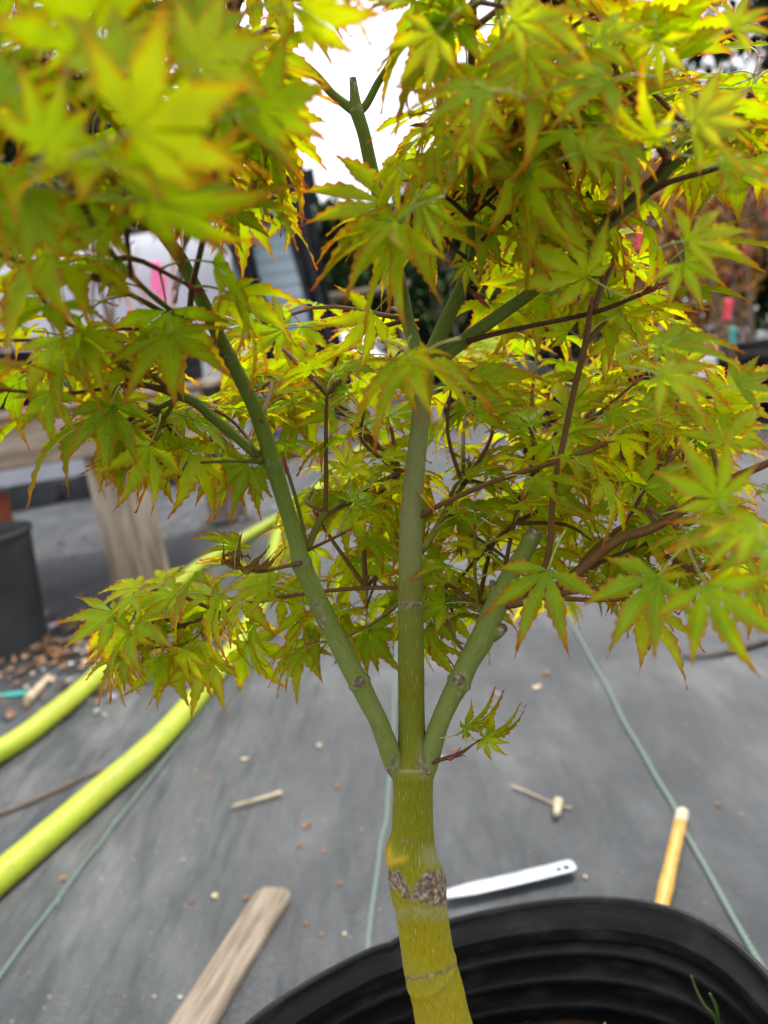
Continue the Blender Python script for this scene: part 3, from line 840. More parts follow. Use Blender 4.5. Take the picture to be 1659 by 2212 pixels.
FILLV = [leaf_mesh(100 + k, dr, cu, k % 3 != 0, fo) for k, (dr, cu, fo) in enumerate([(.05, .2, .5), (.2, .3, .6), (.4, .25, .5), (.75, .3, .6), (.1, .4, .8), (.35, .45, .7), (1.1, .15, .7), (.15, .12, .35), (.5, .35, .9), (.25, .2, .4)])]
HEROV = [leaf_mesh(200 + k, .0, cu, k % 2 == 0, fo, pet=.5, wid=.122) for k, (cu, fo) in enumerate([(.10, .45), (.22, .8), (.34, .9), (.16, 1.1), (.45, .9), (.08, .6)])]
HEROV += [leaf_mesh(230 + k, .0, cu, k == 1, fo, pet=.5, wid=.175) for k, (cu, fo) in enumerate([(.10, .30), (.2, .45), (.3, .35)])]
WILTV = [leaf_mesh(300 + k, dr, .7, False, 1.3, True, wid=.14) for k, dr in enumerate((1.2, 1.4))]
CLEAR = [(640, 850, 80, 430), (670, 810, -40, 120), (560, 670, 480, 640), (640, 870, 1400, 2212), (1230, 1290, 1300, 1500), (30, 420, 1020, 1230), (1560, 1659, 620, 760), (1350, 1440, 480, 540)]
LEAVES = []          # (size measure, variant, matrix, hero)


LINES = []
for (Q, Yq) in ((((845, 1640), (776, 1475), (700, 1325), (651, 1216), (590, 1002), (494, 772), (412, 602), (360, 515)), .205), (((888, 1660), (887, 1240), (897, 1010), (906, 930)), .21),
                (((925, 1640), (992, 1474), (1079, 1292), (1150, 1160)), .207), (((975, 757), (1120, 652), (1192, 598)), .205), (((1260, 542), (1392, 420)), .195), (((945, 745), (1000, 612)), .207),
                (((568, 996), (460, 902), (388, 855)), .204), (((703, 1106), (704, 930)), .216), (((1280, 1215), (1420, 1135)), .2), (((805, 375), (770, 238), (762, 170)), .25), (((765, 240), (690, 170)), .25)):
    for a, b in zip(Q, Q[1:]): LINES.append((a, b, Yq))


def covers(px, py, Y):
    for (a, b, Yq) in LINES:
        if Y > Yq: continue
        dx, dy = b[0] - a[0], b[1] - a[1]; t = max(0, min(1, ((px - a[0]) * dx + (py - a[1]) * dy) / (dx * dx + dy * dy)))
        if math.hypot(px - a[0] - t * dx, py - a[1] - t * dy) < 88: return True
    return False


def add_leaf(var, node, ydir, zdir, L, hero=False):
    y = ydir.normalized(); z = (zdir - y * zdir.dot(y))
    if z.length < 1e-4: z = y.orthogonal()
    z.normalize(); x = y.cross(z)
    m = Matrix((x, y, z)).transposed().to_4x4()
    m = Matrix.Translation(node) @ m @ Matrix.Scale(L, 4)
    c = node + y * (L * .9)
    px, py = project(c)
    if not hero and any(a0 < px < a1 and b0 < py < b1 for a0, a1, b0, b1 in CLEAR): return
    if not hero and covers(px, py, c.y): return
    LEAVES.append((L / max(.03, dep(c)) * (3 if hero else 1) * (1 if -80 < px < 1740 and -80 < py < 2300 else .2), var, m, hero))


def hero(bx, by, tx, ty, Y, tilt=0.0, dY=0.0, v=None, kind=None, yaw=0.0):
    """blade base at pixel (bx,by), middle lobe tip at (tx,ty); tilt turns the blade about its long axis, dY moves the tip in depth"""
    b = P(bx, by, Y); t = P(tx, ty, Y + dY); d = t - b; L = d.length; y = d.normalized()
    toc = (CAM - b).normalized(); z = (toc - y * toc.dot(y)).normalized()
    if z.z < 0 and abs(tilt) < .01: pass
    z = Matrix.Rotation(tilt, 3, y) @ z
    V = kind or HEROV[(v if v is not None else rng.randrange(6))]
    V = V if isinstance(V, tuple) else V
    node = b - Matrix((y.cross(z), y, z)).transposed() @ (V[6] * L)
    add_leaf(V, node, y, z, L, True); return node


HEROES = [
    # sharp leaves, left and centre
    (611, 710, 483, 718, .215, .25, 0, 0), (807, 675, 719, 792, .196, -.5, -.004, 1), (658, 841, 560, 786, .225, .5, 0, 0), (700, 880, 590, 860, .23, -.7, 0, 2),
    (533, 1000, 437, 1083, .212, .3, 0, 5), (108, 846, 100, 962, .172, .35, -.004, 1), (322, 962, 270, 1105, .185, -.5, -.01, 3), (545, 1010, 545, 1095, .215, .2, 0, 5),
    (120, 760, 60, 830, .178, .6, 0, 1), (40, 690, 20, 610, .16, .4, 0, 2), (260, 560, 200, 640, .15, .3, 0, 1), (250, 840, 180, 940, .19, .9, 0, 3), (225, 720, 160, 790, .185, .4, 0, 2),
    (330, 760, 250, 700, .18, -.6, 0, 2), (400, 900, 350, 970, .205, .7, 0, 3),
    # sprig at the fork
    (1003, 1573, 1108, 1532, .204, 1.15, .004, 2), (1047, 1592, 1150, 1584, .202, 1.1, .002, 4), (1047, 1592, 1092, 1640, .202, .5, -.004, 1),
    # right hand leaves near the camera
    (1184, 1232, 1108, 1412, .178, .35, -.008, 3), (1524, 1262, 1618, 1474, .128, .3, -.006, 5), (1424, 1245, 1293, 1396, .142, .45, -.004, 1), (1552, 1078, 1470, 934, .132, .15, 0, 0),
    (1426, 750, 1618, 702, .152, -1.0, 0, 2), (1428, 812, 1600, 850, .142, -.8, -.004, 2), (1474, 566, 1520, 660, .152, -.2, -.006, 1), (1486, 520, 1640, 474, .15, -.6, 0, 3),
    (1640, 1130, 1500, 1215, .115, .9, 0, 1), (1650, 1180, 1450, 1130, .12, 1.1, 0, 2), (1269, 597, 1096, 500, .178, -.15, 0, 0), (1264, 640, 1444, 650, .215, -.5, 0, 2), (1230, 715, 1138, 684, .205, -.5, 0, 1),
    (1149, 410, 1312, 456, .22, -.3, 0, 0), (1120, 420, 1190, 500, .222, .3, 0, 5), (1590, 830, 1700, 790, .17, -.5, 0, 1), (1620, 870, 1480, 905, .2, -1.0, 0, 2),
    # leaves hanging in front of the leader
    (893, 782, 692, 884, .152, 1.15, 0, 4), (905, 776, 1082, 858, .158, -1.2, 0, 3), (880, 770, 862, 868, .155, .8, -.012, 2), (905, 800, 1100, 800, .165, -1.25, 0, 2), (1010, 820, 1180, 770, .17, -1.2, 0, 2),
    (836, 442, 638, 370, .170, .75, 0, 1), (858, 480, 655, 588, .160, 1.15, 0, 3), (870, 500, 757, 702, .160, 1.0, 0, 3), (850, 470, 672, 532, .165, 1.2, 0, 2), (900, 430, 980, 560, .165, -.6, 0, 3), (1010, 570, 1000, 640, .19, .3, 0, 0),
    (870, 350, 790, 470, .168, 1.0, 0, 3), (960, 300, 870, 400, .165, 1.2, 0, 4),
    # big blurred leaves top left
    (282, 282, 545, 160, .088, .2, 0, 0), (262, 142, 118, 6, .092, .25, 0, 5), (310, 428, 600, 462, .112, .75, 0, 1), (330, 415, 560, 400, .12, -.5, 0, 2), (96, 320, 160, 150, .098, .5, 0, 1), (60, 440, 52, 600, .110, .4, 0, 2),
    (556, 232, 722, 172, .122, .25, 0, 0), (650, 24, 826, 50, .125, .5, 0, 2), (20, 180, -90, 120, .1, .2, 0, 1), (420, 130, 600, 60, .11, -.3, 0, 3), (180, 330, 20, 260, .105, -.5, 0, 1), (430, 90, 460, -90, .12, .3, 0, 0),
    (565, 308, 650, 296, .2, -.5, 0, 0), (575, 330, 600, 402, .2, .4, 0, 1), (110, 60, -20, 30, .12, .7, 0, 1), (230, 480, 130, 560, .135, .5, 0, 3), (170, 470, 60, 400, .13, .8, 0, 1), (30, 520, -60, 560, .14, .4, 0, 0), (470, 330, 560, 312, .13, .9, 0, 2),
    # top right
    (944, 74, 846, 182, .14, .4, 0, 1), (1109, 46, 1258, 14, .14, -.4, 0, 2), (1044, 198, 858, 168, .135, 1.1, 0, 4), (1060, 230, 950, 330, .145, 1.0, 0, 1), (1320, 175, 1130, 190, .14, 1.0, 0, 3), (1290, 90, 1420, 20, .14, -.8, 0, 3),
    (1420, 300, 1265, 220, .145, -1.1, 0, 4), (1500, 260, 1640, 180, .13, -.4, 0, 0), (1495, 275, 1650, 285, .135, -.7, 0, 1), (1260, 330, 1380, 290, .15, -.6, 0, 1), (1140, 120, 1175, 250, .145, .2, 0, 2), (1580, 60, 1680, 0, .13, -.3, 0, 1),
    (1180, 210, 1290, 215, .15, .5, 0, 0), (1420, 90, 1430, 210, .15, .3, 0, 3), (1010, 300, 1110, 350, .17, -.4, 0, 1), (1560, 360, 1680, 345, .14, -.9, 0, 2),
]
for h in HEROES:
    h = list(h)
    if h[4] < .136 and h[0] < 660: h[7] = 6 + h[7] % 3          # the broad leaves closest to the lens
    hero(*h)
for (bx, by, tx, ty, Y) in ((508, 1225, 497, 1325, .205), (525, 1205, 532, 1150, .207), (235, 900, 172, 995, .192), (265, 790, 225, 875, .178)):
    hero(bx, by, tx, ty, Y, .6, 0, None, WILTV[0])

# ---- twigs -------------------------------------------------------------
bud_v = []
def bud_mesh():
    mb = MB()
    for s in (-1, 1):
        v = []; f = []
        for j in range(6):
            t = j / 5; w = .16 * math.sin(math.pi * min(1, t * .9 + .12)) * (1 - t * .6)
            cx = s * (.06 + .34 * t * t)
            for q in (-1, 0, 1): v.append(Vector((cx + (0 if q else s * .06), q * w, t)))
        for j in range(5):
            for k in range(2): a = j * 3 + k; f.append((a, a + 1, a + 4, a + 3))
        mb.add(v, f)
    v, f = tube_geo([Vector((0, 0, -.25)), Vector((0, 0, 0)), Vector((0, 0, .18))], [.14, .17, .10], 7); mb.add(v, f)
    me = bpy.data.meshes.new('bud_scale'); me.from_pydata([tuple(v) for v in mb.v], [], mb.f); me.polygons.foreach_set('use_smooth', [True] * len(mb.f)); return me


BUD = bud_mesh(); BUD.materials.append(M['bud'])
BUD2 = BUD.copy(); BUD2.materials.clear(); BUD2.materials.append(M['bud_pale'])
NB = [0]


def bud(p, d, size, pale=False, par=None):
    NB[0] += 1
    q = d.to_track_quat('Z', 'Y').to_matrix() @ Matrix.Rotation(U(0, 3), 3, 'Z')
    place('bud_scale', BUD2 if pale else BUD, par or TREE, Matrix.Translation(p - TREE.location) @ q.to_4x4() @ Matrix.Scale(size, 4))


def fill_leaf(node, out, L, up=.9):
    """a leaf leaving a twig: blade roughly level with a droop, turned outwards"""
    var = FILLV[rng.randrange(len(FILLV))]
    if rng.random() < .012: var = WILTV[1]
    y = Vector((out.x, out.y, out.z * .5 + U(-.25, .35))).normalized()
    z = Vector((U(-.42, .42), U(-.75, .30), up)).normalized()
    add_leaf(var, node, y, z, L)


def twig(ctrl, mat='twig', nodes=4, pair=2, L=.0195, first=.3, per=5, term=2, buds=.35, jit=0):
    o, pts, rad = wood('twig', ctrl, M[mat], 7, per, (), None, .08, seed=ctrl[0][0] if ctrl[0][0] != 'w' else 1)
    n = len(pts)
    for k in range(nodes):
        u = first + (1 - first) * (k + .5 + U(-.2, .2)) / max(1, nodes) if nodes > 1 else .8
        i = min(n - 2, max(1, int(u * (n - 1)))); t = (pts[i + 1] - pts[i - 1]).normalized()
        a = t.orthogonal().normalized(); a = Matrix.Rotation(U(0, 3.14), 3, t) @ a
        for s in (1, -1)[:pair]:
            d = (a * s + t * U(.4, 1.0) + Vector((0, 0, -.1))).normalized()
            fill_leaf(pts[i], d, L * U(.72, 1.15))
        if rng.random() < buds: bud(pts[i] + t * rad[i], (t + a * .3).normalized(), U(.0022, .0042), rng.random() < .3, o)
    t = (pts[-1] - pts[-2]).normalized()
    for k in range(term):
        a = Matrix.Rotation(U(0, 6.28), 3, t) @ t.orthogonal().normalized()
        fill_leaf(pts[-1], (t + a * .8).normalized(), L * U(.7, 1.1))
    if buds: bud(pts[-1], t, U(.003, .005), False, o)
    return pts


# traced twigs
Yr = YT + .01
TW = [
    ([(568, 996, .203, 24), (520, 952, .203, 22), (460, 902, .202, 22), (420, 868, .2, 22), (388, 855, .2, 23)], 'limb', 0, 0, 0),
    ([(390, 856, .2, 18), (340, 838, .197, 16), (290, 830, .194, 13), (210, 842, .186, 9), (140, 850, .178, 8), (0, 842, .168, 8), (-80, 830, .16, 7)], 'twig', 3, 2, 1),
    ([(390, 855, .2, 15), (350, 826, .197, 13), (300, 792, .19, 12), (250, 740, .183, 10), (180, 715, .175, 9), (120, 680, .168, 9), (60, 600, .16, 8)], 'twig_green', 3, 2, 1),
    ([(385, 860, .2, 13), (345, 880, .2, 12), (280, 905, .2, 10)], 'twig_green', 2, 2, 2), ([(380, 862, .2, 12), (355, 905, .2, 9), (328, 950, .198, 7)], 'twig_green', 1, 2, 1),
    ([(568, 998, .203, 11), (500, 996, .203, 7), (420, 1000, .202, 6), (330, 1002, .2, 5)], 'twig_green', 1, 2, 1),
    ([(556, 985, .2, 9), (530, 940, .207, 8), (490, 900, .21, 8), (430, 870, .214, 7)], 'twig', 3, 2, 2),
    ([(490, 775, .198, 20), (462, 762, .196, 17), (412, 716, .19, 15), (330, 662, .18, 12), (200, 600, .16, 11), (60, 570, .145, 10), (-60, 530, .135, 9)], 'twig_green', 4, 2, 1),
    ([(480, 765, .196, 14), (440, 730, .19, 13), (395, 690, .182, 12), (330, 640, .168, 12), (270, 580, .155, 12), (215, 510, .14, 13), (178, 440, .128, 15)], 'twig_green', 3, 2, 2),
    ([(408, 700, .186, 14), (415, 620, .176, 14), (438, 520, .165, 14), (460, 380, .155, 14), (473, 250, .147, 14), (482, 80, .14, 14), (486, -40, .135, 13)], 'twig', 3, 2, 2),
    ([(284, 600, .15, 12), (275, 520, .148, 12), (270, 450, .145, 11)], 'twig_dark', 1, 2, 1),
    ([(180, 445, .128, 12), (170, 380, .122, 10), (140, 300, .115, 9)], 'twig_dark', 2, 2, 2),
    ([(-40, 736, .165, 8), (60, 735, .168, 8), (140, 733, .172, 8), (240, 712, .178, 8), (330, 712, .184, 8)], 'twig', 2, 2, 1),
    ([(664, 1186, .209, 16), (684, 1138, .212, 15), (703, 1106, .214, 14)], 'twig_green', 0, 0, 0),
    ([(703, 1108, .214, 11), (704, 1040, .215, 10), (704, 920, .217, 9), (706, 850, .218, 8)], 'twig', 1, 2, 3),
    ([(703, 1108, .214, 11), (745, 1080, .22, 10), (800, 1050, .228, 9), (862, 1020, .236, 8)], 'twig_green', 3, 2, 2),
    ([(704, 1112, .214, 9), (760, 1085, .222, 8), (830, 1060, .23, 7)], 'twig', 2, 2, 1),
    ([(664, 1184, .209, 9), (645, 1100, .211, 9), (628, 1040, .212, 8), (618, 1010, .213, 8)], 'twig_green', 1, 2, 1),
    ([(662, 1190, .209, 8), (700, 1172, .212, 7), (745, 1150, .215, 6)], 'twig', 1, 2, 1),
    ([(650, 1216, .2, 12), (610, 1225, .205, 8), (560, 1235, .21, 7), (512, 1222, .212, 6)], 'twig', 1, 2, 1),
    ([(880, 1270, .212, 9), (790, 1270, .222, 10), (700, 1277, .228, 9), (640, 1285, .235, 9), (560, 1300, .245, 9), (480, 1325, .255, 9), (410, 1345, .262, 9), (345, 1372, .268, 8), (290, 1400, .272, 6)], 'twig', 6, 2, 3),
    ([(480, 1328, .255, 8), (440, 1360, .256, 7), (400, 1390, .258, 6), (330, 1400, .262, 5)], 'twig_green', 2, 2, 2),
    ([(560, 1300, .245, 7), (470, 1290, .252, 6), (400, 1285, .26, 6), (350, 1290, .265, 5)], 'twig_green', 3, 2, 2),
    ([(885, 1285, .212, 8), (800, 1350, .228, 8), (730, 1380, .235, 7), (680, 1390, .24, 6)], 'twig_green', 3, 2, 2),
    ([(912, 1112, .208, 18), (940, 1096, .206, 13), (1040, 1050, .203, 12), (1120, 1022, .202, 12), (1240, 985, .203, 11), (1310, 956, .205, 13)], 'twig', 2, 2, 2),
    ([(910, 1190, .211, 16), (932, 1160, .218, 14), (962, 1105, .23, 12), (1000, 1050, .245, 10)], 'twig_green', 3, 2, 2),
    ([(1056, 1332, .207, 18), (1032, 1308, .212, 16), (1000, 1298, .218, 12), (930, 1278, .226, 9)], 'twig_green', 2, 2, 1),
    ([(1032, 1308, .212, 9), (1026, 1240, .214, 8), (1026, 1150, .217, 8)], 'twig_green', 2, 2, 2),
    ([(1012, 1430, .205, 9), (1000, 1405, .209, 8), (985, 1385, .212, 8), (968, 1345, .216, 6)], 'twig_green', 1, 2, 2),
    ([(1076, 1300, .205, 10), (1090, 1230, .214, 10), (1112, 1130, .224, 9), (1150, 1030, .235, 8)], 'twig', 3, 2, 2),
    ([(1120, 1298, .202, 14), (1180, 1215, .2, 14), (1196, 1060, .198, 14), (1216, 960, .198, 14), (1241, 840, .197, 14), (1265, 742, .196, 15), (1276, 660, .196, 12)], 'twig', 2, 2, 2),
    ([(1085, 1302, .205, 30), (1115, 1300, .202, 26), (1165, 1288, .202, 20), (1235, 1245, .202, 24), (1330, 1168, .2, 24), (1420, 1135, .196, 22), (1560, 1046, .19, 21), (1659, 1000, .186, 17), (1760, 950, .18, 15)], 'twig', 4, 2, 2),
    ([(1160, 1290, .202, 14), (1250, 1276, .2, 14), (1370, 1265, .198, 13), (1500, 1235, .196, 11), (1640, 1205, .194, 10)], 'twig', 2, 2, 1),
    ([(1180, 1290, .202, 12), (1280, 1296, .198, 10), (1380, 1294, .195, 9)], 'twig', 1, 1, 0),
    ([(1236, 1245, .204, 12), (1290, 1180, .21, 11), (1350, 1130, .216, 9), (1390, 1060, .22, 9)], 'twig', 3, 2, 2),
    ([(1250, 1240, .204, 10), (1340, 1195, .208, 9), (1430, 1160, .212, 8), (1520, 1120, .214, 7)], 'twig_dark', 3, 2, 2),
    ([(1008, 738, .207, 13), (1100, 714, .204, 11), (1280, 676, .198, 11), (1370, 642, .194, 10), (1412, 624, .192, 11)], 'twig_dark', 1, 1, 2),
    ([(1402, 415, .187, 16), (1450, 392, .184, 13), (1520, 372, .182, 12), (1660, 330, .178, 11), (1740, 300, .175, 10)], 'twig_dark', 2, 2, 1),
    ([(1322, 476, .19, 12), (1360, 430, .187, 13), (1420, 375, .183, 14), (1440, 340, .18, 12)], 'twig_dark', 1, 2, 2),
    ([(1014, 470, .198, 11), (970, 430, .192, 10), (918, 404, .187, 9), (880, 390, .182, 8)], 'twig_dark', 1, 2, 2),
    ([(1014, 460, .198, 10), (1050, 400, .194, 9), (1088, 340, .19, 9), (1110, 280, .186, 9)], 'twig_dark', 2, 2, 2),
    ([(1014, 470, .198, 10), (1060, 430, .196, 9), (1100, 390, .194, 10)], 'twig_dark', 1, 2, 2), ([(1040, 520, .202, 9), (1120, 450, .203, 9), (1230, 360, .2, 9), (1290, 300, .195, 8)], 'twig_dark', 2, 2, 2),
    ([(1012, 560, .2, 9), (975, 530, .196, 8), (930, 470, .19, 8)], 'twig_dark', 1, 2, 2), ([(1000, 612, .202, 8), (1030, 640, .202, 8)], 'twig', 1, 2, 0),
    ([(935, 1648, .204, 9), (955, 1640, .203, 9), (985, 1632, .203, 10), (1003, 1622, .203, 8), (1022, 1608, .203, 4), (1047, 1592, .202, 3)], 'twig_dark', 0, 0, 0),
    ([(1003, 1622, .203, 4), (1006, 1600, .204, 3), (1004, 1574, .204, 3)], 'petiole', 0, 0, 0),
]
for c, mt, nn, pr, tm in TW: twig(c, mt, nn, pr, term=tm, buds=.3 if nn else 0)
bud(P(975, 1637, .2025), (P(1000, 1624, .2025) - P(960, 1645, .2025)).normalized(), .004)

# the rest of the crown: short side twigs from the branches, each with its leaves
def fillreg(n, x0, x1, y0, y1, Ya, Yb, anchors, mat='twig', leaves=(1, 3), L=.0195, avoid=()):
    for _ in range(n):
        for _t in range(30):
            ex, ey = U(x0, x1), U(y0, y1)
            if not any(a0 < ex < a1 and b0 < ey < b1 for a0, a1, b0, b1 in avoid): break
        Ye = U(Ya, Yb); e = P(ex, ey, Ye)
        a = min((P(*q) for q in anchors), key=lambda q: (q - e).length * U(.8, 1.3))
        mid = (a + e) / 2 + Vector((U(-.006, .006), U(-.006, .006), U(.0, .008)))
        d = e - a
        if d.length > .10: a = e - d.normalized() * .10; mid = (a + e) / 2 + Vector((0, 0, .004))
        twig([('w', *a, .0008), ('w', *mid, .0006), ('w', *e, .0004)], mat, rng.randint(*leaves), 2, L, .45, 4, 2, .25)


SKYGAP = [(640, 850, 110, 400), (660, 800, 0, 130)]
fillreg(10, -40, 560, -40, 440, .125, .2, [(300, 430, .183), (160, 290, .165), (473, 250, .147), (482, 80, .14), (178, 440, .128)], leaves=(1, 2))
fillreg(7, 470, 640, -20, 380, .17, .25, [(590, 95, .23), (500, 55, .225), (473, 250, .147)])
fillreg(19, 850, 1680, -40, 330, .16, .27, [(1020, 200, .196), (1024, 60, .194), (1520, 305, .18), (1450, 362, .184), (1600, 240, .176), (880, 60, .238)], avoid=SKYGAP)
fillreg(8, 860, 1280, 250, 520, .19, .25, [(1016, 450, .2), (1016, 350, .198), (1230, 360, .2)])
fillreg(7, 1150, 1600, 430, 660, .2, .28, [(1260, 542, .196), (1322, 474, .192), (1280, 676, .198)], avoid=[(1330, 1659, 400, 560)])
fillreg(24, 960, 1560, 690, 1060, .23, .36, [(1241, 840, .2), (1265, 742, .2), (1000, 1050, .245), (1150, 1030, .235), (1390, 1060, .22), (1120, 652, .204)])
fillreg(12, 500, 860, 700, 1000, .22, .30, [(706, 850, .218), (562, 912, .2), (862, 1020, .236), (880, 690, .228)])
fillreg(4, 0, 470, 580, 860, .17, .24, [(200, 600, .16), (330, 662, .18), (412, 716, .19), (290, 830, .194)], leaves=(1, 2))
fillreg(4, 190, 460, 870, 990, .2, .25, [(340, 880, .2), (388, 855, .2), (430, 870, .214)], leaves=(1, 2))
fillreg(9, 610, 860, 1010, 1380, .24, .32, [(703, 1106, .214), (790, 1270, .222), (862, 1020, .236)])
fillreg(11, 920, 1290, 1060, 1360, .235, .33, [(1032, 1308, .212), (1112, 1130, .224), (962, 1105, .23), (1026, 1150, .217)])
fillreg(5, 290, 600, 1240, 1380, .25, .29, [(480, 1325, .255), (400, 1355, .262), (320, 1385, .268)], leaves=(1, 2))
fillreg(11, 1280, 1690, 880, 1060, .26, .42, [(1560, 1046, .19), (1390, 1060, .22), (1420, 1135, .196)])
fillreg(5, 1350, 1690, 1070, 1240, .19, .26, [(1560, 1046, .19), (1500, 1235, .196), (1420, 1135, .196)], leaves=(1, 2))

fillreg(11, -200, 560, -420, -70, .13, .30, [(1026, -80, .192), (486, -40, .135), (900, -40, .238), (1600, 240, .176), (90, 190, .14), (500, 55, .228)], leaves=(2, 3))  # unseen growth above the frame, added to shade the top left leaves
for (wx, wy, wz) in ((-.012, .125, .588), (-.040, .118, .592), (.012, .135, .600), (-.025, .14, .60)):  # extra out-of-view leafy twigs, added to block sun from the big near leaf
    _a = P(486, -40, .135); _e = Vector((wx, wy, wz)); _m = (_a + _e) / 2 + Vector((0, 0, .006))
    twig([('w', *_a, .0010), ('w', *_m, .0007), ('w', *_e, .0004)], 'twig', 3, 2, .021, .3, 4, 3, .3)
LEAVES.sort(key=lambda x: -x[0])
r5 = random.Random(9)
for k, (sz, var, m, hr) in enumerate(LEAVES[:300]):
    place('leaf', var[0], TREE, TINV @ m)
# the remaining smaller leaves as one mesh
def rest():
    V = []; F = []; MI = []; E = []; VE = []; RN = []; SI = []; base = 0; widx = []
    for (sz, var, m, hr) in LEAVES[300:]:
        me, arr, fc, mi, ed, ve, end, sd_ = var; SI += sd_
        mm = np.array(TINV @ m); w = arr @ mm[:3, :3].T + mm[:3, 3]
        V.append(w); F += [tuple(i + base for i in q) for q in fc]; base += len(arr)
        wl = 2 if var in WILTV else 0
        MI += [wl if q == 0 else 1 for q in mi]; E += ed; VE += ve; RN += [r5.random()] * len(arr)
    V = np.concatenate(V)
    o = mesh_obj('foliage', V.tolist(), F, None, TREE, True, [M['leaf'], M['petiole'], M['leaf_wilt']], MI)
    attr(o.data, 'edge', E); attr(o.data, 'vein', VE); attr(o.data, 'rnd', RN); attr(o.data, 'side', SI)
    o['kind'] = 'stuff'


if len(LEAVES) > 300: rest()
print('LEAVES', len(LEAVES), 'BUDS', NB[0])

# ------------------------------------------------------------------ things lying on the cloth near the pot
def lath():
    a, b, c = G(630, 1925, .009), G(562, 1915, .009), G(365, 2212, .009)
    y = (c - b); y.z = 0; y.normalize(); x = Vector((-y.y, y.x, 0)); w = (a - b).length; L = .62; th = .009
    if x.dot(a - b) < 0: x = -x
    r0 = .010; pts = []
    for (cx, cy, a0) in ((r0, r0, 180), (w - r0, r0, 270)):
        for k in range(6):
            an = math.radians(a0 + 90 * k / 5); pts.append((cx + r0 * math.cos(an), cy + r0 * math.sin(an)))
    pts += [(w, L), (0, L)]
    n = len(pts); v = []
    for z, ins in ((0, .0012), (.0012, 0), (th - .0015, 0), (th, .0015)):
        for (u, t) in pts:
            u2 = w / 2 + (u - w / 2) * (1 - ins / (w / 2)); t2 = L / 2 + (t - L / 2) * (1 - ins / (L / 2)); v.append(Vector((u2, t2, z)))
    f = [tuple(range(n - 1, -1, -1)), tuple(3 * n + k for k in range(n))]
    for j in range(3):
        for k in range(n): f.append((j * n + k, j * n + (k + 1) % n, (j + 1) * n + (k + 1) % n, (j + 1) * n + k))
    o = mesh_obj('wooden_lath', v, f, M['lath'], smooth=False)
    o.matrix_basis = Matrix.Translation(Vector((b.x, b.y, .002))) @ Matrix((x, y, Vector((0, 0, 1)))).transposed().to_4x4()
    if x.cross(y).z < 0: pass
    tag(o, 'pale weathered wooden lath with rounded end lying on grey cloth', 'wooden lath')


lath()


def plant_tag():
    a, b = G(1243, 1876, .004), G(975, 1938, .004)
    d = b - a; L = d.length + .006; d.normalize(); s = Vector((-d.y, d.x, 0)); w = .0165
    n = 24; v = []; f = []
    xs = [0, .002, .005] + [L * k / n for k in range(2, n + 1)]
    for i, t in enumerate(xs):
        ww = w * (.55 if i == 0 else .85 if i == 1 else 1) * (1 if t < L * .8 else 1 - .35 * (t - L * .8) / (L * .2))
        for (q, z) in ((-1, .0016), (-.8, .0004), (0, 0.0), (.8, .0004), (1, .0016)):
            v.append(a + d * t + s * (q * ww / 2) + Vector((0, 0, z + .0016 + .004 * (t / L - .5) ** 2)))
    for i in range(len(xs) - 1):
        for k in range(4): q = i * 5 + k; f.append((q, q + 1, q + 6, q + 5))
    b0 = len(v); v += [p + Vector((0, 0, .0008)) for p in v]; f += [tuple(x + b0 for x in reversed(q)) for q in f]
    m = len(xs)
    for i in range(m - 1):
        for k in (0, 4): q = i * 5 + k; f.append((q, q + 5, q + 5 + b0, q + b0))
    for k in range(4): f.append((k, k + 1, k + 1 + b0, k + b0)); q = (m - 1) * 5 + k; f.append((q, q + 1, q + 1 + b0, q + b0))
    o = mesh_obj('plant_tag', v, f, M['tag_white'], smooth=False)
    for t, sz in ((.0085, .0032), (.016, .0026)):
        mb = MB(); c = a + d * t + Vector((0, 0, .0062)); ring = [c + (d * math.cos(k * .5236) + s * math.sin(k * .5236)) * sz for k in range(13)]
        mb.tube([c - Vector((0, 0, .0030)), c - Vector((0, 0, .0026))], [sz, sz], 14); q = mb.build('tag_hole', M['pot_grey'], o, True)
    tag(o, 'white plastic plant tag lying on cloth behind the maple trunk', 'plant tag')


plant_tag()


def cane():
    a, b = G(1474, 1757, .007), G(1432, 1945, .007); d = (b - a).normalized(); L = .30; r = .0062
    e = empty('yellow_cane', (a.x, a.y, 0))
    pts = [a + d * (L * k / 16) for k in range(17)]; loc = e.location
    rr = [r * (1.0 + (.12 if k in (6, 13) else 0)) for k in range(17)]
    v, f = tube_geo([p - loc for p in pts[1:]], rr[1:], 14); mesh_obj('shaft', v, f, M['bamboo'], e)
    t = [a - d * .004 - loc, a - d * .002 - loc, a + d * .006 - loc, a + d * .008 - loc, a + d * .011 - loc, a + d * .020 - loc]
    v, f = tube_geo(t, [r * .55, r * .95, r * .98, r * 1.06, r * .97, r * .985], 14); mesh_obj('tip', v, f, M['cane_tip'], e)
    tag(e, 'slim yellow cane with pale banded tip lying behind the black pot', 'cane')


cane()

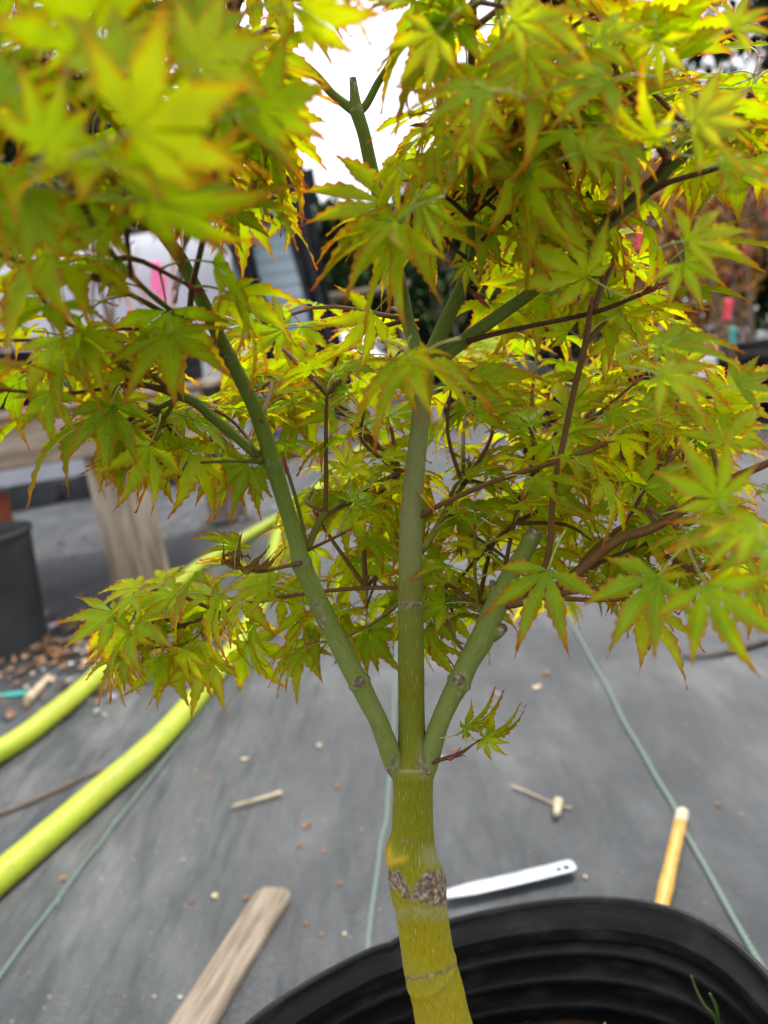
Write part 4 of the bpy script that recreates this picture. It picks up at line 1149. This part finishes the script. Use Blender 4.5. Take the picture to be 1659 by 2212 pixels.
# scraps on the cloth
SCR = [(835, 1421, .022, 'litter', 'brown dried scrap beside the pale guide stripe behind the maple trunk'), (1180, 1456, .020, 'litter', 'reddish brown dried scrap on cloth beyond the right maple limb'),
       (1075, 1499, .011, 'straw', 'round pale seed husk lying between the right limb and the guide stripe'), (1160, 1486, .022, 'straw', 'thin tan leaf shred beside the brown scrap'),
       (955, 1640, .014, 'straw', 'pale tan scrap tucked behind the red sprig at the fork'), (985, 1622, .014, 'litter', 'dark brown scrap just beyond the red sprig'),
       (530, 1641, .016, 'straw', 'flat oval straw chip right of the near hose run'), (690, 1611, .014, 'straw', 'pale curled chip beside the left maple limb'),
       (662, 1785, .014, 'litter', 'rusty crumbled leaf between lath and trunk'), (649, 1826, .010, 'litter', 'small rusty crumb below the crumbled leaf'), (700, 1840, .008, 'litter', 'tiny red brown crumb near the middle guide stripe'),
       (138, 1900, .013, 'litter', 'dark scrap beside the left guide stripe below the hose'), (465, 1937, .012, 'straw', 'pale twin husk left of the wooden lath'), (532, 1941, .010, 'litter', 'brown crumb touching the end of the wooden lath'),
       (415, 1947, .008, 'litter', 'dark crumb left of the pale twin husk'), (662, 1996, .007, 'litter', 'dark brown crumb right of the wooden lath'), (696, 2020, .007, 'litter', 'round red brown seed left of the middle guide stripe'), (745, 2018, .007, 'straw', 'round pale seed beside the middle guide stripe'),
       (735, 1910, .008, 'litter', 'star shaped brown crumb near the middle guide stripe'), (1551, 1740, .009, 'litter', 'dark crumb right of the yellow cane tip'), (450, 1685, .012, 'litter', 'small brown scrap under the near hose run'), (728, 1700, .010, 'litter', 'orange shred near the middle guide stripe')]
for k, (x, y, s, mt, lb) in enumerate(SCR):
    s *= .8
    crumpled_leaf('plant_scrap', G(x, y) + Vector((0, 0, .0005)), s, M[mt], lb, 20 + k, 'plant scrap', 'dried scraps on the cloth', .22)


def stick(name, px, r, mat, label, z=.004, cat='twig', group=None):
    c = catmull([tuple(G(q[0], q[1], z)) for q in px], 6); c = [Vector(x) for x in c]
    v, f = tube_geo(c, [r * (1 - .4 * i / len(c)) for i in range(len(c))], 7); o = mesh_obj(name, v, f, mat)
    return tag(o, label, cat, group)


stick('straw_stalk', [(608, 1712), (560, 1726), (500, 1742)], .0028, M['straw'], 'flat dry straw stalk crossing the left guide stripe', .0045, 'straw')
stick('fallen_twig', [(1105, 1697), (1150, 1715), (1200, 1737), (1236, 1745)], .0012, M['straw'], 'thin fallen twig on cloth right of the maple fork', .003)
stick('twig_knuckle', [(1206, 1730), (1204, 1745), (1202, 1760)], .0055, M['straw'], 'stubby pale twig end lying across the thin fallen twig', .006)
stick('drip_line', [(-40, 1770), (60, 1735), (180, 1680), (290, 1640)], .003, M['stem_brown'], 'thin brown line between the two lime hose runs', .004, 'line')
stick('dry_blade', [(1660, 1383), (1600, 1400), (1540, 1413), (1470, 1416)], .0045, M['bark'], 'grey dry blade lying far right on the cloth', .005, 'dry blade')
stick('broken_stick', [(60, 1512), (80, 1490), (105, 1462)], .009, M['straw'], 'short broken pale stick near the far hose run', .009, 'stick')

# leaf litter below the bench: one mass
def litter():
    mb = MB(); r2 = random.Random(5)
    for _ in range(620):
        t = r2.random()
        if r2.random() < .62:
            p = G(r2.gauss(130, 110), r2.gauss(1400, 36))
        elif r2.random() < .5:
            p = G(r2.uniform(-30, 260), r2.uniform(1400, 1560))
        else:
            p = Vector((r2.uniform(-1.6, -.4), r2.gauss(2.75, .12), 0))
        if not (1.0 < p.y < 4): continue
        s = r2.uniform(.006, .03) * r2.choice((.5, .8, 1)); Mx = Matrix.Rotation(r2.uniform(0, 6), 3, 'Z') @ Matrix.Rotation(r2.uniform(-.4, .4), 3, 'X') @ Matrix.Rotation(r2.uniform(-.4, .4), 3, 'Y')
        v = []
        for j in range(4):
            for i in (-1, 0, 1): v.append(Mx @ Vector((i * s * .3 * (1, 1.2, .9, .2)[j], (j / 3 - .5) * s, abs(i) * s * .14)) + p + Vector((0, 0, .004 + s * .2)))
        f = [(j * 3 + k, j * 3 + k + 1, j * 3 + k + 4, j * 3 + k + 3) for j in range(3) for k in range(2)]
        mb.add(v, f, r2.choice((0, 0, 0, 0, 0, 0, 1, 1, 1, 2)))
    o = mb.build('leaf_litter', [M['litter'], M['straw'], M['tag_white']]); tag(o, 'brown dry leaf litter strewn on cloth around the bench leg', 'leaf litter', kind='stuff')


litter()


def specks():
    mb = MB(); r2 = random.Random(8)
    for _ in range(420):
        p = G(r2.uniform(-100, 1750), r2.uniform(1350, 2300)); s = r2.uniform(.001, .0032) * (2 if r2.random() < .08 else 1)
        Mx = Matrix.Rotation(r2.uniform(0, 6), 3, 'Z') @ Matrix.Rotation(r2.uniform(-.5, .5), 3, 'X'); k = r2.uniform(.3, .9)
        v = [Mx @ Vector(q) * s + p + Vector((0, 0, s * .35)) for q in ((-.5, -.3 * k, 0), (.1, -.5 * k, .2), (.6, 0, 0), (.1, .5 * k, .15), (-.5, .3 * k, .05))]
        mb.add(v, [(0, 1, 2, 3, 4)], r2.choice((0, 0, 0, 0, 3, 3, 1, 1, 2)))
    o = mb.build('dust_specks', [M['litter'], M['straw'], M['cane_tip'], M['bark']]); tag(o, 'tiny dry specks and crumbs scattered over the grey cloth', 'crumbs', kind='stuff')


specks()

# ------------------------------------------------------------------ bench on the left
BT = .516
def bench():
    e = empty('potting_bench', (-1.2, 2.3, 0)); o0 = Vector(e.location)
    def bx(name, x0, x1, y0, y1, z0, z1, m):
        mb = MB(); mb.box(((x0 + x1) / 2 - o0.x, (y0 + y1) / 2 - o0.y, (z0 + z1) / 2), (x1 - x0, y1 - y0, z1 - z0), None, .004); return mb.build(name, m, e)
    bx('apron_board', -2.4, -.385, 1.842, 1.880, .378, .494, M['wood_h'])
    bx('apron_board', -2.4, -.385, 2.84, 2.878, .378, .494, M['wood_h'])
    for k in range(7):
        y0 = 1.832 + k * .151; bx('top_board', -2.42 + .01 * (k % 3), -.365 + .012 * ((k * 5) % 3), y0, y0 + .143, .496, BT, M['wood_h'])
    for (x0, x1, y0, y1) in ((-.705, -.565, 1.882, 1.922), (-.64, -.50, 2.798, 2.838), (-2.1, -1.96, 1.882, 1.922), (-2.1, -1.96, 2.798, 2.838)):
        bx('leg', x0, x1, y0, y1, 0, .494, M['wood'])
        bx('leg', x0 + .002, x1 - .03, y0 + .042, y1 + .042, 0, .47, M['wood']) if False else None
    tag(e, 'weathered wooden plank bench on thick board legs carrying potted saplings', 'bench')


bench()

# pots on and below the bench
make_pot('nursery_pot', G(-30, 1425) + Vector((-.04, .06, 0)), .165, .262, M['pot_grey'], 'large weathered dark grey pot standing on cloth by the bench leg', 'loose pots round the bench', 0, .86)
make_pot('nursery_pot', Vector((-1.10, 2.05, 0)), .11, .30, M['terracotta'], 'red plastic pot with dark rim behind the dark grey pot', 'loose pots round the bench', 3, .82)
GP = Vector((-.745, 2.2, BT + .001))
make_pot('nursery_pot', GP, .096, .16, M['green_plastic'], 'dark green plastic pot on the bench', 'pots on the bench', 3, .82)
make_pot('nursery_pot', (-.98, 2.16, BT + .001), .10, .15, M['black_plastic'], 'black pot on the bench on the far side of the green pot from the bucket', 'pots on the bench', 4, .82)
make_pot('nursery_pot', (-.53, 2.25, BT + .001), .095, .15, M['black_plastic'], 'black pot on the bench between green pot and white bucket', 'pots on the bench', 4, .82)
make_pot('white_bucket', (-.39, 2.55, BT + .001), .085, .19, M['white_plastic'], 'white plastic bucket at the end of the bench', None, 1, .88, cat='bucket')

for k in range(5):
    e_ = empty('seedling_tray', (-2.75 + k * .40, 4.35 + .03 * (k % 2), 0))
    mb = MB()
    for (c_, d_) in (((0, 0, .006), (.36, .30, .012)), ((0, -.147, .055), (.36, .008, .11)), ((0, .147, .055), (.36, .008, .11)), ((-.178, 0, .055), (.008, .286, .11)), ((.178, 0, .055), (.008, .286, .11))): mb.box(c_, d_, None, .002)
    mb.build('tray_body', M['pot_grey'], e_)
    for j in range(5):
        mb = MB(); mb.box((-.14 + j * .07, -.152, .055), (.012, .004, .10), None, .001); mb.build('rib', M['pot_grey'], e_)
    if k == 3:
        mb = MB(); mb.box((.02, -.156, .06), (.05, .003, .09), None, .001); mb.build('price_tape', M['yellow_tag'], e_)
    tag(e_, 'black seedling tray with a yellow tape on its side beyond the bench' if k == 3 else ('black seedling tray at the end of the row farthest from the shed', 'black seedling tray second from the end of the row beyond the bench', 'black seedling tray next to the one with yellow tape', '', 'black seedling tray at the end of the row nearest the shed')[k], 'tray', 'seedling trays beyond the bench')

# ------------------------------------------------------------------ nursery saplings
def quads(mb, pts, size, r2, m=0, flat=0):
    for p in pts:
        s = size * r2.uniform(.6, 1.3)
        Mx = Matrix.Rotation(r2.uniform(0, 6.3), 3, 'Z') @ Matrix.Rotation(r2.uniform(-1.2, 1.2), 3, 'X')
        v = [Mx @ Vector(q) * s + p for q in ((0, -.5, 0), (.28, 0, .08), (0, .6, 0), (-.28, 0, .08))]
        mb.add(v, [(0, 1, 2), (0, 2, 3)], m)


def sapling(loc, H, pot, stemmat, leafmat, seed, label, nleaf=160, lsize=.03, ribbons=(), nst=1, spread=.16, group='potted saplings'):
    r2 = random.Random(seed); e = empty('potted_sapling', loc)
    if pot:
        v, f = lathe(pot_profile(pot[0], pot[1], .82, ribs=4), 32); mesh_obj('pot', v, f, pot[2], e)
        v = [Vector((pot[0] * .93 * math.cos(k * .2618), pot[0] * .93 * math.sin(k * .2618), pot[1] * .86)) for k in range(24)]; mesh_obj('soil', v, [tuple(range(24))], M['soil'], e)
    z0 = pot[1] * .8 if pot else 0
    tips = []
    for s in range(nst):
        b = Vector((r2.uniform(-.02, .02) * nst, r2.uniform(-.02, .02) * nst, z0)); top = Vector((r2.uniform(-.05, .05) * nst, r2.uniform(-.05, .05) * nst, z0 + H * r2.uniform(.85, 1)))
        c = catmull([tuple(b), tuple((b + top) / 2 + Vector((r2.uniform(-.02, .02), r2.uniform(-.02, .02), 0))), tuple(top)], 8); c = [Vector(x) for x in c]
        rb = .004 + .005 * H; v, f = tube_geo(c, [rb * (1 - .7 * i / len(c)) for i in range(len(c))], 8); mesh_obj('stem', v, f, stemmat, e)
        mb = MB()
        for k in range(int(9 / max(1, nst * .6))):
            p = c[r2.randrange(5, len(c) - 1)]; an = r2.uniform(0, 6.3); d = Vector((math.cos(an), math.sin(an), r2.uniform(.5, 1.2))).normalized() * r2.uniform(.4, 1) * spread * 1.3
            q = [p, p + d * .5, p + d + Vector((0, 0, .03))]; v, f = tube_geo(q, [rb * .4, rb * .3, rb * .15], 5); mesh_obj('twig', v, f, stemmat, e); tips += [q[1], q[2], q[2] + Vector((0, 0, .02)), p]
    mb = MB(); pts = []
    for _ in range(nleaf):
        t = r2.choice(tips); pts.append(t + Vector((r2.gauss(0, spread * .3), r2.gauss(0, spread * .3), r2.gauss(0, spread * .3))))
    quads(mb, pts, lsize, r2); o = mb.build('foliage', leafmat, e); o['kind'] = 'stuff'
    for (mt, z, an) in ribbons:
        mb = MB(); d = Vector((math.cos(an), math.sin(an), 0)); s = Vector((-d.y, d.x, 0)); v = []; f = []
        for j in range(6):
            t = j / 5
            for q in (-1, 1): v.append(d * (.004 + .05 * t + .01 * math.sin(5 * t)) + s * (q * .014 + .01 * math.sin(4 * t)) + Vector((0, 0, z - .085 * t * t)))
        for j in range(5): f.append((2 * j, 2 * j + 1, 2 * j + 3, 2 * j + 2))
        b0 = len(v); v += [p + s * .0006 + d * .0008 for p in v]; f += [tuple(x + b0 for x in reversed(q)) for q in f]
        mb.add(v, f); mb.build('ribbon', mt, e, True)
    tag(e, label, 'sapling', group)
    return e


# on the bench: thin salmon and grey stems
sapling(Vector((-.745, 2.2, BT + .012)), .62, (.085, .13, M['black_plastic']), M['stem_brown'], M['leaf_red'], 31, 'thin reddish sapling standing in the green pot', 90, .02, (), 3, .12, 'saplings on the bench')
sapling(Vector((-.98, 2.16, BT + .012)), .70, (.088, .12, M['black_plastic']), M['stem_brown'], M['leaf_red'], 32, 'thin sparse sapling beyond the green pot on the bench', 110, .02, ((M['pink_tag'], .22, 4.5),), 3, .14, 'saplings on the bench')
sapling(Vector((-.53, 2.25, BT + .012)), .55, (.084, .12, M['black_plastic']), M['stem_salmon'], M['leaf_red'], 33, 'salmon stemmed sapling with pink ribbon next to the white bucket', 30, .016, ((M['pink_tag'], .33, -1.3), (M['pink_tag'], .30, -1.0)), 3, .07, 'saplings on the bench')
sapling(Vector((-.80, 2.60, BT + .001)), .75, (.09, .15, M['black_plastic']), M['stem_brown'], M['leaf_green'], 34, 'sparse grey stemmed sapling in a black pot in the second bench row', 120, .02, (), 3, .15, 'saplings on the bench')

# rows on the right
RS = [(1.32, 3.55, 1.25, 'leaf_orange', 'stem_brown', 1, 'amber leaved sapling with red ribbon first in the row', ((M['red_tag'], .88, -2.2), (M['red_tag'], .46, -1.8))),
      (1.62, 3.42, 1.35, 'leaf_red', 'stem_brown', 3, 'crimson twiggy sapling with two red ribbons second in the row', ((M['red_tag'], .80, -1.6), (M['red_tag'], .52, -2.0), (M['teal_tag'], .40, -1.7))),
      (1.90, 3.55, 1.3, 'leaf_orange', 'stem_brown', 2, 'amber leaved sapling with teal tie third in the row', ((M['red_tag'], .92, -2.0), (M['teal_tag'], .62, -1.8))),
      (1.78, 3.20, 1.15, 'leaf_red', 'bark', 2, 'bare grey sapling with teal ties ahead of the crimson one', ((M['teal_tag'], .63, -1.9), (M['red_tag'], .50, -1.9), (M['pink_tag'], .36, -1.5))),
      (2.15, 3.30, 1.2, 'leaf_green', 'stem_brown', 2, 'pale green leaved sapling at the open end of the row', ((M['red_tag'], .6, -2.0),)),
      (.95, 4.3, 1.2, 'leaf_orange', 'stem_brown', 2, 'amber sapling with a red ribbon in the rear row', ((M['red_tag'], .62, -1.6),)),
      (1.35, 4.6, 1.4, 'leaf_green', 'bark', 2, 'green leaved sapling with pink ribbon in the rear row', ((M['pink_tag'], .75, -1.8),)),
      (1.75, 4.5, 1.3, 'leaf_orange', 'stem_brown', 3, 'broad amber sapling with two red ribbons in the rear row', ((M['red_tag'], .85, -1.8), (M['red_tag'], .6, -2.2))),
      (2.2, 4.4, 1.4, 'leaf_red', 'stem_brown', 3, 'crimson sapling with one red ribbon in the rear row', ((M['red_tag'], .8, -2.0),)),
      (2.6, 4.6, 1.3, 'leaf_orange', 'stem_brown', 2, 'amber sapling without ribbon at the end of the rear row', ()),
      (.62, 5.2, 1.1, 'leaf_green', 'bark', 2, 'small green sapling alone nearest the dark evergreen', ())]
for k, (x, y, H, lm, sm_, nst, lb, rb) in enumerate(RS):
    sapling(Vector((x, y, 0)), H, (.15, .27, M['black_plastic']), M[sm_], M[lm], 50 + k, lb, 260 if lm != 'leaf_red' else 170, .026, rb, nst, .20, 'saplings standing in rows')
make_pot('nursery_pot', (1.05, 3.0, 0), .11, .17, M['terracotta'], 'small terracotta red pot standing ahead of the sapling row', None, 3, .82)
make_pot('nursery_pot', (1.30, 2.95, 0), .13, .22, M['black_plastic'], 'empty black pot beside the small terracotta red pot', None, 4, .82)
make_pot('white_bucket', (1.34, 3.22, 0), .12, .3, M['white_plastic'], 'white bucket standing between sapling rows', None, 1, .88, cat='bucket')

# ------------------------------------------------------------------ greenhouse with shade cloth, shed
def wavy(name, x0, x1, y, z0, z1, amp, freq, mat, parent, seed=0, gather=None, lean=0):
    v = []; f = []; nx, nz = 60, 14
    for j in range(nz + 1):
        for i in range(nx + 1):
            u, w = i / nx, j / nz; x = x0 + (x1 - x0) * u; z = z0 + (z1 - z0) * w
            if gather: cxx, k = gather; x = cxx + (x - cxx) * (1 - k * math.sin(math.pi * min(1, w * 1.1)) ** 2)
            yy = y + amp * math.sin(freq * u * 6.28 + seed + .8 * math.sin(w * 3)) * (.4 + .6 * (1 - w)) + .25 * amp * math.sin(freq * 2.7 * u * 6.28 + w * 5)
            v.append(Vector((x + lean * (1 - w), yy, z)))
    for j in range(nz):
        for i in range(nx): a = j * (nx + 1) + i; f.append((a, a + 1, a + nx + 2, a + nx + 1))
    b = len(v); v += [p + Vector((0, .006, 0)) for p in v]; f += [tuple(q + b for q in reversed(g)) for g in f]
    return mesh_obj(name, v, f, mat, parent)


def greenhouse():
    e = empty('greenhouse', (-2.5, 5.2, 0)); o0 = Vector(e.location)
    y = 0.0
    # plastic side wall and curved roof
    v = []; f = []; prof = [(0, 0), (0, .6), (-.03, .95), (-.15, 1.25), (-.40, 1.5), (-.8, 1.66), (-1.4, 1.74), (-2.0, 1.66)]
    xs = [-9 + .25 * k for k in range(44)]
    for x in xs:
        for (dy, z) in prof: v.append(Vector((x, -dy + .015 * math.sin(x * 7 + z), z)))
    n = len(prof)
    for i in range(len(xs) - 1):
        for k in range(n - 1): f.append((i * n + k, (i + 1) * n + k, (i + 1) * n + k + 1, i * n + k + 1))
    mesh_obj('plastic_cover', v, f, M['poly'], e)
    for x in (-8.5, -7, -5.5, -4, -2.5, -1.0, .6, 1.74):
        mb = MB(); mb.tube([Vector((x, -dy - .03, z)) for dy, z in prof], [.022] * n, 8); mb.build('hoop', M['metal'], e, True)
    mb = MB(); mb.box((-3.6, -.05, .45), (10.6, .03, .10), None, .004); mb.build('base_board', M['wood_h'], e)
    wavy('shade_curtain', 1.72, 1.92, -.12, .45, 1.72, .05, 2.5, M['shade_cloth'], e, 1, (1.84, .35), .14)
    wavy('shade_curtain', 2.12, 2.34, -.10, .30, 1.78, .05, 2.2, M['shade_cloth'], e, 2, (2.24, .25), .10)
    wavy('shade_curtain', 1.60, 2.40, .02, 1.52, 1.74, .04, 3, M['shade_cloth'], e, 3)
    tag(e, 'greenhouse with grey plastic cover and black shade curtains at its end', 'greenhouse')


greenhouse()


def shed():
    e = empty('garden_shed', (-.80, 7.2, 0)); W = 1.0; H = 1.84
    for k in range(16):
        mb = MB(); mb.box((0, -.02, .06 + k * .115), (W, .022, .128), Matrix.Rotation(math.radians(-7), 3, 'X'), .003); mb.build('siding_board', M['siding'], e)
    mb = MB(); mb.box((0, .76, H / 2), (W - .04, 1.5, H), None, .01); mb.build('wall', M['siding'], e)
    for s in (-1, 1):
        mb = MB(); mb.box((s * (W / 2 + .02), -.03, H / 2), (.07, .05, H), None, .006); mb.build('corner_trim', M['dark_roof'], e)
    mb = MB(); mb.box((0, .7, H + .08), (W + .2, 1.95, .10), Matrix.Rotation(math.radians(4), 3, 'X'), .01); mb.build('roof', M['dark_roof'], e)
    tag(e, 'pale blue shed with lapped siding behind the shade curtains', 'shed')


shed()


def far_bench():
    e = empty('far_bench', (.10, 5.4, 0))
    for k in range(4):
        mb = MB(); mb.box((0, .1 * k, .96), (.62, .09, .035), None, .004); mb.build('top_board', M['wood_h'], e)
    for x in (-.25, .25):
        for y in (.02, .28): mb = MB(); mb.box((x, y, .47), (.07, .05, .94), None, .004); mb.build('leg', M['wood'], e)
    tag(e, 'small tall wooden bench standing beyond the shade curtains', 'bench')


far_bench()

# ------------------------------------------------------------------ trees behind
def evergreen(loc, H, R, seed, label, mat='conifer', n=5200, size=.22, round_=False):
    r2 = random.Random(seed); e = empty('evergreen_tree' if not round_ else 'broadleaf_tree', loc)
    c = [Vector((0, 0, 0)), Vector((.05 * H * .1, 0, H * .4)), Vector((0, 0, H * .93))]
    v, f = tube_geo(c, [.035 * H * .6, .02 * H * .6, .004 * H], 10); mesh_obj('trunk', v, f, M['bark'], e)
    mb = MB(); lim = MB(); pts = []
    for k in range(46):
        z = H * r2.uniform(.10 if not round_ else .3, .96); u = z / H
        rad = R * ((1 - u) ** .8 + .06) if not round_ else R * math.sqrt(max(.05, 1 - ((u - .62) / .40) ** 2))
        an = r2.uniform(0, 6.3); d = Vector((math.cos(an), math.sin(an), r2.uniform(-.25, .1) if not round_ else r2.uniform(0, .6))) * rad * r2.uniform(.7, 1.05)
        p = Vector((0, 0, z)); lim.tube([p, p + d * .5 + Vector((0, 0, .03 * H * .3)), p + d], [.006 * H, .004 * H, .001 * H], 5)
        for q in range(n // 46):
            t = r2.random() ** .6; pts.append(p + d * t + Vector((r2.gauss(0, .10 * R), r2.gauss(0, .10 * R), r2.gauss(-.03 * R, .07 * R))))
    lim.build('limb', M['bark'], e, True)
    quads(mb, pts, size, r2); o = mb.build('crown', M[mat], e); o['kind'] = 'stuff'
    tag(e, label, 'tree', 'trees beyond the nursery yard')


evergreen((5.2, 9.5, 0), 7.5, 2.1, 71, 'tall dark evergreen rising behind the crimson saplings')
evergreen((3.4, 11.5, 0), 6.4, 1.9, 72, 'dark evergreen behind the amber saplings')
evergreen((7.6, 11.0, 0), 8.5, 2.4, 73, 'tallest dark evergreen at the open end of the tree row')
evergreen((1.75, 13.5, 0), 3.6, 1.5, 74, 'low dark evergreen next to the gap of open sky')
evergreen((.55, 15.5, 0), 3.2, 1.6, 75, 'round mid green tree beyond the small tall bench', 'tree_green', 5200, .24, True)
evergreen((-.6, 17.0, 0), 3.6, 1.7, 76, 'green tree rising beside the pale blue shed', 'tree_green', 5200, .24, True)
evergreen((2.6, 18.0, 0), 4.0, 2.2, 77, 'broad green tree behind the low dark evergreen', 'tree_green', 5200, .26, True)
evergreen((4.9, 17.0, 0), 6.0, 2.6, 78, 'broad green tree between the two dark evergreens', 'tree_green', 5200, .28, True)
evergreen((-4.5, 14.0, 0), 6.0, 2.4, 79, 'broad green tree behind the greenhouse roof', 'tree_green', 5200, .28, True)


def shrub(loc, H, R, seed, mat, label):
    r2 = random.Random(seed); e = empty('hedge_shrub', loc); pts = []
    for k in range(5):
        an = r2.uniform(0, 6.3); tip = Vector((math.cos(an) * R * .5, math.sin(an) * R * .5, H * .8))
        v, f = tube_geo([Vector((0, 0, 0)), tip * .5 + Vector((0, 0, .1)), tip], [.03, .02, .008], 6); mesh_obj('stem', v, f, M['bark'], e)
    for _ in range(3600):
        while True:
            q = Vector((r2.uniform(-1, 1), r2.uniform(-1, 1), r2.uniform(-1, 1)))
            if .25 < q.length < 1: break
        k = 1 + .25 * noise.noise(q * 2.2 + Vector((seed, 0, 0))); pts.append(Vector((q.x * R * k, q.y * R * k, max(.03, H * (.52 + .48 * q.z * k)))))
    mb = MB(); quads(mb, pts, .13, r2); o = mb.build('crown', mat, e); o['kind'] = 'stuff'
    tag(e, label, 'shrub', 'hedge shrubs behind the saplings')


for k, (x, y, H, R, mt, lb) in enumerate([(2.1, 8.2, 1.7, .8, 'tree_green', 'mid green hedge shrub standing first behind the saplings'), (3.3, 8.0, 2.1, .9, 'leaf_orange', 'amber hedge shrub next to the first green one'),
        (4.5, 8.3, 2.0, .9, 'tree_green', 'mid green hedge shrub between the amber shrub and the maroon one'), (5.7, 8.1, 2.2, .9, 'leaf_red', 'maroon hedge shrub behind the sapling row'), (6.9, 8.4, 2.1, .9, 'conifer', 'dark green hedge shrub at the end of the hedge'),
        (1.0, 9.4, 1.5, .7, 'conifer', 'small dark green hedge shrub nearest the far bench')]):
    shrub((x, y, 0), H, R, 90 + k, M[mt], lb)
